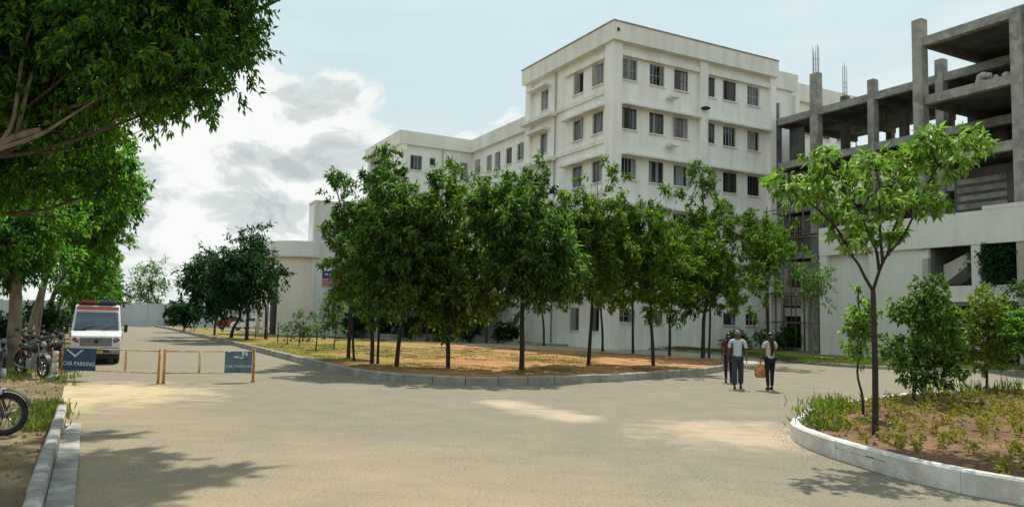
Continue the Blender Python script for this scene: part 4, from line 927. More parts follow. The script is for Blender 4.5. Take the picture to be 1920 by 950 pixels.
red = std_tree('reddish leaved shrub at the far bend of the road', 322, 613, .0, 305, 342, 597, 612, 230, n=5, clusters=60, k=20, leaf=(.35, .14), tl=.6, cat='shrub', lmat=L_red, r=.05, name='shrub')
GS = 'young stakes on the island lawn'
for i, (px, py) in enumerate([(478, 634), (500, 637), (520, 642), (538, 647), (560, 650), (592, 658)]):
    b = at(px, py, .16); mb = MB(); hh = .9 + .15 * (i % 3); mb.tube([(0, 0, -.1), (.03, 0, hh * .5), (.0, .03, hh)], [.035, .03, .02], 6)
    o = thing('young_tree_stake', 'short dark sapling stem on the island lawn, number counted from the far end', 'sapling', (b.x, b.y, .16), 0, GS)
    o['label'] = ['short bare stem beside the dark openings of the cream block', 'short stem just right of the cream block columns', 'short stem standing below the cream block wall', 'short stem left of the grey green shrub', 'short stem below the grey green shrub', 'short stem nearest the leaning kerbside tree'][i]
    mb.build('stem', M_bark_d, o); rng = np.random.default_rng(300 + i); C = np.array([[0, 0, hh * .85]] * 3) + rng.normal(0, .08, (3, 3))
    link('leaf_tuft', leaf_mesh('leaf_tuft', *sprays(rng, C, unit(rng.normal(0, 1, (3, 3))), 5, .15, .10, .04), L_mid), o)

# trees before the frame
std_tree('umbrella crowned tree on a tall dark trunk just right of the island', 1440, 668, .1, 1395, 1475, 430, 515, 240, n=8, clusters=200, k=24, leaf=(.24, .08), tl=.7, lmat=L_olive, r=.11, droop=.3)
std_tree('thin young tree with a sparse drooping crown before the scaffolding', 1523, 672, .1, 1480, 1570, 480, 580, 241, n=7, clusters=90, k=20, leaf=(.22, .07), tl=.7, lmat=L_mid, r=.06, bmat=M_bark_l)
std_tree('small dark tree standing before the recessed bay of the white block', 1585, 664, .1, 1555, 1640, 460, 570, 242, n=8, clusters=160, k=22, leaf=(.22, .07), tl=.7, lmat=L_dark, r=.07)
std_tree('dark leaved tree in front of the balcony opening, far right', 1868, 684, .1, 1825, 1915, 455, 560, 243, n=8, clusters=190, k=22, leaf=(.20, .08), tl=.6, lmat=L_dark, r=.07)
std_tree('green tree cut by the right edge of the view, beyond the road', 1935, 700, .1, 1890, 1990, 540, 660, 244, n=8, clusters=240, k=22, leaf=(.18, .07), tl=.5, lmat=L_mid, r=.07)

# bushes along the foot of the buildings
GB = 'bushes along the foot of the buildings'
def bush(label, px, py, z, x0, x1, yt, seed, lmat, clusters=140, leaf=(.16, .08), group=GB):
    rng = np.random.default_rng(seed); b = at(px, py, z); base = (b.x, b.y, z); lobes, c, hx, hz = crown_px(rng, base, x0, x1, yt, py, 7, .30, .8, 0)
    T = thing('bush', label, 'bush', base, 0, group); mb = MB()
    for k in range(9):
        q = lobes[k % len(lobes)]; limb(mb, (rng.uniform(-.1, .1), rng.uniform(-.1, .1), -.05), q[:3], .025, .008, rng, n=3, seg=4)
    mb.build('stem', M_bark_d, T); C, O = lobes_points(rng, lobes, clusters); C[:, 2] = np.maximum(C[:, 2], .08)
    link('foliage', leaf_mesh('foliage', *sprays(rng, C, O, 18, .35, leaf[0], leaf[1], .2), lmat), T)
for i, (px, py, x0, x1, yt, lab, lm) in enumerate([
   (1395, 655, 1345, 1420, 624, 'loose bush behind the walking people, left part', L_olive), (1440, 656, 1415, 1465, 626, 'bush directly behind the person in the cream top', L_mid),
   (1478, 656, 1455, 1500, 618, 'medium bush left of the tallest one before the frame', L_mid), (1510, 657, 1488, 1538, 602, 'tallest dark round bush by the corner of the white ground block', L_dark),
   (1315, 650, 1270, 1350, 628, 'low bush at the foot of the tower behind the rightmost island tree', L_olive), (1180, 642, 1130, 1235, 628, 'low dark hedge like bush below the tower ground floor window', L_dark),
   (1060, 640, 1020, 1100, 630, 'lowest bush at the tower foot near the portico', L_mid), (1588, 655, 1572, 1604, 610, 'small bush framed by the opening in the white block bay', L_mid),
   (1900, 672, 1870, 1950, 640, 'brownish low bush at the right edge beyond the road', L_olive), (1745, 668, 1700, 1790, 640, 'low bush at the foot of the white panel wall, behind the bushy bed tree', L_mid)]):
    bush(lab, px, py, .12, x0, x1, yt, 400 + i, lm)

# ------------------------------------------------------------------ right foreground bed: trees
GR = 'trees in the right foreground bed'
b = at(1641, 815, .18); B0 = (b.x, b.y, .18); Y0 = b.y
def lp(px, py, dy=0.0): q = up_at(px, py, Y0 + dy); return (q.x - B0[0], dy, q.z - B0[2])
rng = np.random.default_rng(11)
blobs = [(1462, 348, 34), (1492, 362, 28), (1540, 300, 34), (1548, 335, 30), (1575, 330, 38), (1530, 370, 26), (1598, 372, 40), (1575, 410, 34), (1615, 425, 34), (1560, 395, 28), (1620, 315, 34), (1648, 350, 38), (1660, 395, 34), (1690, 330, 38),
         (1705, 290, 36), (1722, 355, 36), (1742, 300, 36), (1765, 275, 36), (1800, 262, 30), (1832, 272, 24), (1780, 310, 26), (1700, 380, 28), (1640, 300, 26), (1600, 450, 24), (1735, 262, 22), (1675, 440, 16), (1748, 385, 22)]
T = thing('tree', 'bright leaved forked tree on a slim trunk at the near bed kerb', 'tree', B0, 0, GR)
mb = MB(); F0 = lp(1637, 545)
def way(*p): return [Vector(q) for q in p]
def smooth_tube(mb, P, r0, r1, seg=8):
    c = [];
    for i in range(len(P) - 1):
        g = lambda j: P[min(max(j, 0), len(P) - 1)]
        for j in range(4):
            t = j / 4; p0, p1, p2, p3 = g(i - 1), g(i), g(i + 1), g(i + 2); c.append(0.5 * ((2 * p1) + (-p0 + p2) * t + (2 * p0 - 5 * p1 + 4 * p2 - p3) * t * t + (-p0 + 3 * p1 - 3 * p2 + p3) * t ** 3))
    c.append(P[-1]); n = len(c); mb.tube(c, [r0 + (r1 - r0) * i / (n - 1) for i in range(n)], seg)
smooth_tube(mb, way((0, 0, -.1), lp(1641, 700), lp(1639, 620), F0), .050, .040, 10)
br = [way(F0, lp(1622, 520, .05), lp(1606, 490, .1), lp(1575, 455, .1), lp(1560, 420, .1), lp(1540, 340, .1)),
      way(F0, lp(1648, 510), lp(1662, 480), lp(1692, 445, -.1), lp(1715, 400, -.2), lp(1760, 310, -.2), lp(1820, 275, -.2)),
      way(lp(1648, 505), lp(1643, 470, .1), lp(1630, 440, .2), lp(1610, 390, .3)),
      way(lp(1665, 478), lp(1672, 440, .2), lp(1690, 390, .3), lp(1700, 310, .3)),
      way(lp(1598, 478, .1), lp(1570, 430, -.3), lp(1530, 390, -.5), lp(1475, 352, -.5)),
      way(lp(1655, 490), lp(1650, 430, -.3), lp(1650, 350, -.4))]
for p in br: smooth_tube(mb, p, .028, .010, 7)
C = []; O = []; tips = [q for p in br for q in p[2:]]
for (x, y, r) in blobs:
    for dy in rng.uniform(-.75, .75, 2):
        c = Vector(lp(x, y, dy)); rad = r / 120.0
        near = min(tips, key=lambda q: (q - c).length + max(0, q.z - c.z)); limb(mb, near, c, .014, .007, rng, n=4, seg=5)
        m = 7; d = unit(rng.normal(0, 1, (m, 3)) + np.array([0, 0, .35])); C.append(np.array(c) + d * rad * rng.uniform(.3, 1, (m, 1)) * np.array([1, 1, .75])); O.append(d)
mb.build('trunk', M_bark_d, T)
C = np.concatenate(C); O = np.concatenate(O); link('crown', leaf_mesh('crown', *sprays(rng, C, O, 11, .13, .175, .060, .62, .1, .9), L_bright), T)

b = at(1618, 778, .18)
std_tree('thin sapling with two small leaf clumps left of the forked trunk', 1618, 778, .18, 1590, 1642, 545, 690, 251, n=6, clusters=90, k=14, leaf=(.13, .055), tl=.22, lmat=L_bright, r=.030, group=GR, droop=.3, size=.17, twigs=.3)
def px_tree(label, px, py, blobs, seed, lmat, clusters, k, leaf, r=.045):
    b = at(px, py, .18); o = (b.x, b.y, .18); rng = np.random.default_rng(seed); L = []
    for (x, y, q) in blobs:
        for s_ in (-1, 1):
            dy = rng.uniform(.1, .55) * s_; p = up_at(x, y, b.y + dy); R_ = q / FPX * b.y; L.append((p.x - o[0], dy, p.z - .18, R_, R_, R_ * .8))
    zm = max(l[2] for l in L); cx = sum(l[0] for l in L) / len(L)
    return tree(label, o, [(0, 0, -.1), (cx * .3, 0, zm * .25), (cx * .8, .02, zm * .55), (cx, 0, zm * .95)], r, L, clusters, k, .22, leaf[0], leaf[1], lmat, M_bark_d, seed, GR, droop=.3, tuft=.5, flat=.45, twigs=.15)
px_tree('bushy dark green tree right of the forked tree, crown pointed at the top', 1712, 750, [(1745, 540, 26), (1740, 575, 36), (1768, 595, 30), (1712, 592, 26), (1688, 578, 14), (1755, 640, 40), (1705, 655, 36), (1672, 645, 20), (1722, 690, 32), (1768, 690, 28), (1785, 650, 24)], 252, L_mid, 460, 18, (.135, .058), .045)
px_tree('yellow green bushy tree with a bent bare twig below its crown', 1850, 735, [(1850, 562, 26), (1828, 598, 32), (1875, 600, 30), (1850, 640, 38), (1815, 645, 24), (1888, 642, 24), (1852, 678, 20)], 253, L_yell, 380, 18, (.13, .052), .04)
std_tree('green tree half cut by the right edge of the view in the bed', 1945, 745, .18, 1900, 1990, 560, 700, 254, n=9, clusters=220, k=18, leaf=(.14, .055), tl=.3, lmat=L_left, r=.045, group=GR, droop=.3, size=.24)

# bed plants: spiky clumps beside the kerb and low ground cover
GP = 'spiky plants along the bed kerb'
def clump(label, x, y, h, w, seed, lmat, n=60, name='spiky_plant', cat='plant', z=.17, group=GP):
    rng = np.random.default_rng(seed); T = thing(name, label, cat, (x, y, z), 0, group); P = rng.normal(0, 1, (n, 3)) * np.array([w, w, 0]) * .4
    D = unit(rng.normal(0, .28, (n, 3)) + np.array([0, 0, 1])); N = unit(rng.normal(0, 1, (n, 3))); L = rng.uniform(.35, .6, n) * h
    P2 = P + D * (L[:, None] * rng.uniform(0, .9, (n, 1))); link('leaves', leaf_mesh('leaves', P2, unit(D + rng.normal(0, .4, (n, 3))), N, L * .7, np.full(n, .035), lmat), T)
    mb = MB()
    for i in range(7): p = P[i]; mb.tube([(p[0], p[1], -.05), (p[0] + rng.uniform(-.05, .05), p[1], h * rng.uniform(.6, .95))], [.008, .004], 4)
    mb.build('stems', M_bark_l, T)['kind'] = 'stuff'
rr_ = random.Random(6)
cl_l = [(1532, 790, 1.1, 'tallest spiky clump at the rounded end of the near bed'), (1552, 775, .8, 'spiky clump behind the tallest one at the rounded bed end'), (1578, 768, .75, 'feathery clump left of the thin sapling'), (1540, 805, .5, 'short clump inside the rounded bed end'),
        (1560, 762, .5, 'small clump on the far kerb left of the thin sapling')]
for i, (px, py, h, lab) in enumerate(cl_l):
    q = at(px, py, .18); clump(lab, q.x, q.y, h * .62, .5, 500 + i, L_yell if i != 3 else L_olive, 110)
lab2 = ['leftmost upright sprig on the far bed kerb', 'upright sprig right of the bushy dark tree stem', 'sprig between the two bushy trees', 'sprig left of the yellow green tree stem', 'sprig just right of the yellow green tree stem', 'tall sprig near the right edge of the far bed kerb', 'last sprig at the right edge of the far bed kerb']
for i, px in enumerate((1742, 1770, 1806, 1830, 1862, 1884, 1910)):
    q = at(px, 742 - (px - 1740) * .05, .18); clump(lab2[i], q.x, q.y, rr_.uniform(.4, .75), .22, 520 + i, L_mid, 45)
def inside_bed(x, y):
    ok = False; P = [(p.x, p.y) for p in rl] + [(34, 3)]; n = len(P); j = n - 1
    for i in range(n):
        if (P[i][1] > y) != (P[j][1] > y) and x < (P[j][0] - P[i][0]) * (y - P[i][1]) / (P[j][1] - P[i][1]) + P[i][0]: ok = not ok
        j = i
    return ok
rng = np.random.default_rng(31); C = []
from mathutils import noise as mn
while len(C) < 2500:
    x = rng.uniform(5, 20); y = rng.uniform(6, 23)
    if inside_bed(x - .25, y) and inside_bed(x, y - .25) and mn.noise(Vector((x * .8, y * .8, 3))) + .45 * rng.uniform(-1, 1) + .20 * (y - 10.0) / 3 > -0.05: C.append((x, y, .19 + abs(rng.normal(0, .03))))
C = np.array(C)
gc = link('ground_cover', leaf_mesh('ground_cover', *sprays(rng, C, unit(rng.normal(0, .6, (len(C), 3)) + np.array([0, 0, 1])), 13, .13, .09, .032, .05, .9), L_cover)); tag(gc, 'low yellow green ground cover over the soil of the near bed', 'ground cover', kind='stuff')
def clods(name, pts, smin, smax, mat, seed, label, cat):
    rnd = random.Random(seed); mb = MB()
    for x, y, z in pts:
        s = rnd.uniform(smin, smax); a = rnd.uniform(0, 3); v = []
        for k in range(5): t = a + k * 1.256; v.append((x + s * math.cos(t) * rnd.uniform(.7, 1.2), y + s * math.sin(t) * rnd.uniform(.7, 1.2), z - s * .3))
        v.append((x + rnd.uniform(-.3, .3) * s, y, z + s * rnd.uniform(.4, .9))); mb.add(v, [(0, 1, 5), (1, 2, 5), (2, 3, 5), (3, 4, 5), (4, 0, 5)])
    return tag(mb.build(name, mat), label, cat, kind='stuff')
pts = []
while len(pts) < 2600:
    x = rng.uniform(4.8, 18); y = rng.uniform(5, 22)
    if inside_bed(x - .22, y) and inside_bed(x, y - .22): pts.append((x, y, .185))
clods('soil_clods', pts, .02, .075, M_clod, 4, 'reddish soil clods scattered over the near bed', 'soil')
grit = []
for L_, off in ((rl, .12), (fl, -.12)):
    for _ in range(900):
        i = int(rng.integers(2, len(L_) - 3)); p = L_[i].lerp(L_[i + 1], rng.uniform(0, 1)); d = (L_[i + 1] - L_[i]).normalized(); o_ = abs(rng.normal(0, .18)) + .03
        if p.y < 45: grit.append((p.x + (d.y if off < 0 else -d.y) * o_, p.y + (-d.x if off < 0 else d.x) * o_, .002))
clods('road_grit', grit, .005, .016, M_kerb_v, 14, 'loose grit and small clods along the kerbs and on the road', 'grit')
# grass tufts on the lawns and the verge
def grass(name, pts, h, n, mat, seed, label):
    rng = np.random.default_rng(seed); P = np.repeat(np.array(pts), n, 0) + rng.normal(0, 1, (len(pts) * n, 3)) * np.array([.12, .12, 0]); m = len(P)
    D = unit(rng.normal(0, .45, (m, 3)) + np.array([0, 0, 1])); N = unit(rng.normal(0, 1, (m, 3))); L = rng.uniform(.5, 1.2, m) * h
    return tag(link(name, leaf_mesh(name, P, D, N, L, L * .16 + .008, mat)), label, 'grass', kind='stuff')
gp = []
for _ in range(5200):
    x = rng.uniform(-14, 9); y = rng.uniform(24, 46)
    t = mn.noise(Vector((x * .25, y * .25, 7)))
    # keep on the island (behind its front kerb, before its back kerb)
    fx = min(fl, key=lambda p: abs(p.x - x) + (0 if p.y < 93 else 99)).y; bx = min(bl, key=lambda p: abs(p.x - x)).y
    if fx + .5 < y < bx - .4 and t + (-x) * .03 > -.05: gp.append((x, y, .17))
grass('island_grass', gp, .06, 16, L_grass, 5, 'short dry grass on the middle island')
gp = []
for _ in range(2600):
    i = rng.integers(20, len(ll_) - 8); p = ll_[i]; q = p.lerp(ll_[i + 1], rng.uniform(0, 1)); gp.append((q.x + rng.uniform(-.5, .5), q.y + rng.uniform(.3, 6), .12))
grass('lawn_grass', gp, .20, 8, L_grass, 6, 'rough grass strip at the foot of the buildings')
gp = []
for _ in range(110):
    y = rng.uniform(19, 40); gp.append((eL(y) - abs(rng.normal(.6, 1.4)) - .25, y, -.01))
for _ in range(120):
    q = at(rng.uniform(-60, 45), rng.normal(702, 5)); gp.append((q.x, q.y, -.01))
for _ in range(70):
    y = rng.uniform(12, 15.2); gp.append((eL(y) - .45 - abs(rng.normal(0, .3)), y, -.01))
grass('verge_grass', gp, .17, 16, L_grass, 7, 'green grass tufts on the left verge')
pts = [(eL(y) - .3 - rng.uniform(0, 5), y, -.005) for y in rng.uniform(2, 26, 1600)]
clods('verge_litter', pts, .015, .05, M_clod, 5, 'dry leaf litter and clods on the left verge', 'litter')

# ------------------------------------------------------------------ trees of the left verge
GL = 'big trees of the left verge'
# near tree: its trunk stands outside the view, one heavy limb and the crown reach in
nb0 = (-13.2, 14.2, 0)
lim = [(0, 0, -.1), (.1, 0, 2.0), (.6, .1, 3.4), (2.0, .2, 4.6), (3.6, .1, 5.4), (5.2, 0, 6.6)]
def nl(px, py, Y): Y = Y + 3.2; q = up_at(px, py, Y); return (q.x - nb0[0], Y - nb0[1], q.z)
lob = []
for (px, py, Y, r, rz_) in [(30, 60, 10.2, 1.2, .95), (120, 30, 10.8, 1.2, .95), (200, 70, 10.0, 1.0, .8), (290, 40, 10.6, 1.0, .8), (370, 50, 10.2, .85, .7), (422, 5, 10.6, .6, .45), (440, 85, 10.3, .50, .38), (400, 130, 10.0, .50, .42), (330, 140, 10.4, .7, .5),
        (250, 140, 10.0, .8, .6), (160, 150, 10.8, .9, .8), (60, 160, 10.6, 1.0, .8), (350, 180, 10.2, .40, .32), (270, 185, 10.3, .45, .32), (20, -60, 10.0, 1.3, 1.0), (180, -60, 10.6, 1.3, 1.0), (330, -70, 10.2, 1.2, .9), (450, -60, 10.2, .9, .6), (100, 225, 11.2, .8, .6), (450, 50, 10.4, .34, .28), (190, 225, 11.4, .6, .42), (-120, 60, 9.6, 1.5, 1.3), (-140, -80, 9.8, 1.5, 1.3),
        (20, 330, 12.5, .9, .6), (110, 310, 12.5, .8, .6), (190, 290, 12.8, .6, .5), (-60, 250, 12.0, 1.2, 1.0), (30, 240, 12.6, 1.0, .7), (215, 340, 13, .5, .5)]:
    q = nl(px, py, Y); lob.append((*q, r, r, rz_))
# a taller tree behind it, out of view, whose high boughs reach over the kerb and shade it
tb0 = (-12.0, 16.5, 0); hl_ = []
for (x, y, r) in [(-3.4, 9.2, .45), (-4.1, 8.6, .75), (-4.8, 9.9, .6), (-5.3, 8.8, .95), (-5.0, 7.5, 1.0), (-6.4, 7.4, 1.2), (-4.0, 7.2, .8), (-7.4, 6.8, 1.3), (-6.2, 11.6, .5), (-6.4, 9.4, .7), (-8, 8.6, 1.0)]:
    hl_.append((x + 1.47 - tb0[0], y + 7.14 - tb0[1], 10.6, r, r, r * .6))
tree('tall verge tree with high boughs reaching over the near kerb, left of the view', tb0, [(0, 0, -.1), (.1, 0, 3), (.4, 0, 6), (1.0, -.2, 9.6)], .24, hl_, 1500, 26, .36, .17, .065, L_left, M_bark, 699, GL, droop=.4, twigs=.05)
tree('near overhanging tree whose crown fills the upper left corner', nb0, lim, .17, lob, 4700, 22, .36, .150, .055, L_left, M_bark, 600, GL, droop=.5, twigs=.05, spread=.75)
# bare curved branches seen inside the crown
TB = bpy.data.objects[[o.name for o in bpy.data.objects if o.get('label', '').startswith('near overhanging')][0]]
mb = MB()
for P in ([nl(-20, 285, 10.0), nl(70, 255, 9.9), nl(120, 225, 9.8), nl(200, 175, 9.7)], [nl(-30, 290, 10.0), nl(20, 240, 9.9), nl(40, 120, 9.8), nl(60, 50, 9.8), nl(110, -5, 9.8)], [nl(30, 260, 10.0), nl(60, 140, 10.0), nl(100, 90, 10), nl(135, 20, 10)]):
    smooth_tube(mb, way(*P), .045, .012, 7)
smooth_tube(mb, way((1.6, .2, 3.9), nl(-60, 300, 10.1), nl(20, 262, 10.0), nl(75, 245, 9.9)), .13, .06, 9)
mb.build('branch', M_bark_l, TB)
LT = [  # base px,py ; crown px box ; trunk radius; label; lean(top px)
 (22, 692, -140, 160, 270, 545, .24, 'thick pale trunked verge tree nearest the parked motorcycles', 0.0, 950, .19, 24.0),
 (50, 655, 0, 225, 250, 515, .13, 'slim pale trunked verge tree with a long straight stem', 0.6, 850, .22, None),
 (66, 650, 90, 262, 270, 470, .15, 'verge tree whose crown bulges over the ambulance', 0.3, 850, .22, None),
 (88, 640, 90, 235, 360, 560, .17, 'darker verge tree behind the straight stemmed one', 0.2, 560, .25, None),
 (108, 632, 120, 215, 440, 570, .17, 'verge tree just left of the ambulance roof', 0.0, 360, .26, None),
 (-60, 680, -200, 60, 200, 560, .2, 'verge tree at the very left edge behind the thick pale trunk', 0.0, 560, .2, None)]
for i, (px, py, x0, x1, yt, yb, r, lab, lean, cl_n, lf, _) in enumerate(LT):
    b = at(px, py, 0.0)
    std_tree(lab, px, py, 0.0, x0, x1, yt, yb, 610 + i, n=14, clusters=cl_n, k=24, leaf=(lf * 1.15, lf * .42), tl=.6, lmat=L_left, bmat=M_bark_l if i < 3 else M_bark, r=r, group=GL, lean=lean, droop=.5, size=.25, depth=.8)
for i, (px, py, x0, x1, yt, yb) in enumerate([(125, 622, 130, 215, 500, 590), (140, 617, 150, 230, 530, 590)]):
    std_tree(['distant verge tree behind the ambulance roof', 'farthest verge tree, low crown right of the ambulance beacons'][i], px, py, 0, x0, x1, yt, yb, 630 + i, n=9, clusters=150, k=18, leaf=(.5, .18), tl=1.2, lmat=L_dark, bmat=M_bark, r=.16, group=GL, depth=.7)
GV = 'undergrowth between the verge trees'
for i, (px, py, x0, x1, yt, lab) in enumerate([(-10, 668, -60, 40, 590, 'dark undergrowth bush left of the thick trunk'), (70, 640, 40, 110, 575, 'undergrowth bush between the verge trunks'), (100, 628, 80, 135, 570, 'far undergrowth bush left of the ambulance')]):
    bush(lab, px, py, 0, x0, x1, yt, 640 + i, L_dark, 160, (.2, .09), GV)
for i, (px, py, x0, x1, yt, lab) in enumerate([(715, 634, 690, 745, 585, 'dark shrub at the left end of the portico'), (770, 636, 742, 800, 592, 'dark shrub before the middle of the portico'), (828, 638, 800, 862, 596, 'dark shrub just left of the portico column'), (880, 640, 858, 900, 604, 'small dark shrub at the portico column foot'), (948, 641, 925, 975, 600, 'dark shrub right of the portico column'), (672, 633, 640, 700, 585, 'dark shrub below the drooping fan palm')]):
    bush(lab, px, py, .12, x0, x1, yt, 660 + i, L_dark, 150, (.2, .09), 'dark shrubs before the portico')

# ------------------------------------------------------------------ barrier gates with boards
def text_mesh(s, size, mat, name='lettering', ext=.004):
    cu = bpy.data.curves.new('t', 'FONT'); cu.body = s; cu.size = size; cu.extrude = ext; cu.align_x = 'CENTER'; cu.align_y = 'CENTER'; cu.resolution_u = 2
    o = bpy.data.objects.new('t', cu); COL.objects.link(o); dg = bpy.context.evaluated_depsgraph_get(); me = bpy.data.meshes.new_from_object(o.evaluated_get(dg)); bpy.data.objects.remove(o); me.materials.clear(); me.materials.append(mat); me.name = name; return me
def gate(p, q, label, board_at, bmat, posts, lower_orange):
    p = Vector(p); q = Vector(q); d = (q - p); L = d.length; T = thing('barrier_gate', label, 'barrier', p, math.atan2(d.y, d.x), 'movable barrier gates')
    for nm, z in (('top_rail', .83), ('bottom_rail', .27)): mb = MB(); mb.tube([(0, 0, z), (L, 0, z)], .017, 8); mb.build(nm, M_yel, T)
    for x, r in posts: mb = MB(); mb.tube([(x * L, 0, 0), (x * L, 0, .86)], r, 8); mb.ell((x * L, 0, .86), r * 1.1, 8, 5); mb.tube([(x * L, 0, 0.0), (x * L, 0, .05)], r * 1.5, 8); mb.build('post', M_orange if lower_orange else M_yel, T)
    mb = MB(); mb.tube([(.66 * L if board_at == 0 else .38 * L, 0, .27), (.66 * L if board_at == 0 else .38 * L, 0, .83)], .03, 8); mb.build('upright', M_yel, T)
    x0, x1 = (0.02 * L, .36 * L) if board_at == 0 else (.66 * L, .975 * L)
    mb = MB(); mb.box(x0, x1, -.045, -.022, .26, .84); bd = mb.build('sign_board', bmat, T)
    me = text_mesh('CAR PARKING', (x1 - x0) * .155, M_letter); o = link('lettering', me, bd); o.location = ((x0 + x1) / 2, -.048, .43); o.rotation_euler = (math.pi / 2, 0, 0)
    xm = (x0 + x1) / 2
    if board_at == 0:
        mb = MB(); w_ = (x1 - x0)
        mb.add([(x0 + .08 * w_, -.05, .80), (x0 + .38 * w_, -.05, .60), (x0 + .62 * w_, -.05, .80), (x0 + .56 * w_, -.05, .80), (x0 + .38 * w_, -.05, .66), (x0 + .14 * w_, -.05, .80)], [(0, 1, 4, 5), (1, 2, 3, 4)])
        mb.build('arrow_mark', M_letter, bd)
    else:
        for dx, w2, h2, zz in ((-.12, .12, .05, .66), (.02, .10, .04, .64), (-.28, .05, .05, .80), (.08, .04, .15, .70), (.17, .05, .10, .72), (.12, .03, .08, .78)):
            mb = MB(); mb.box(xm + dx, xm + dx + w2, -.05, -.046, zz, zz + h2 * .9); mb.build('white_mark', M_letter, bd)
    return T
p1 = at(114, 711); p2 = at(296, 719); p3 = at(306, 719); p4 = at(474, 716)
gate(p1, p2, 'left yellow barrier gate carrying the dark blue parking board', 0, M_navy, ((0, .022), (1, .030)), True)
gate(p3, p4, 'right yellow barrier gate carrying the faded grey blue parking board', 1, M_slate, ((0, .034), (1, .036)), True)
# painted marker post at the road edge
q = at(101, 712); T = thing('marker_post', 'stubby cream and black painted marker post left of the blue board', 'post', (q.x, q.y, 0)); 
for i in range(5):
    mb = MB(); mb.tube([(0, 0, i * .15), (0, 0, i * .15 + .148)], [.085 - i * .004, .083 - i * .004], 10); mb.build('painted_band', M_kerb_w if i % 2 == 0 else M_beige, T)
mb = MB(); mb.box(-.14, .14, -.14, .14, -.05, .08); mb.build('footing', M_kerb, T)

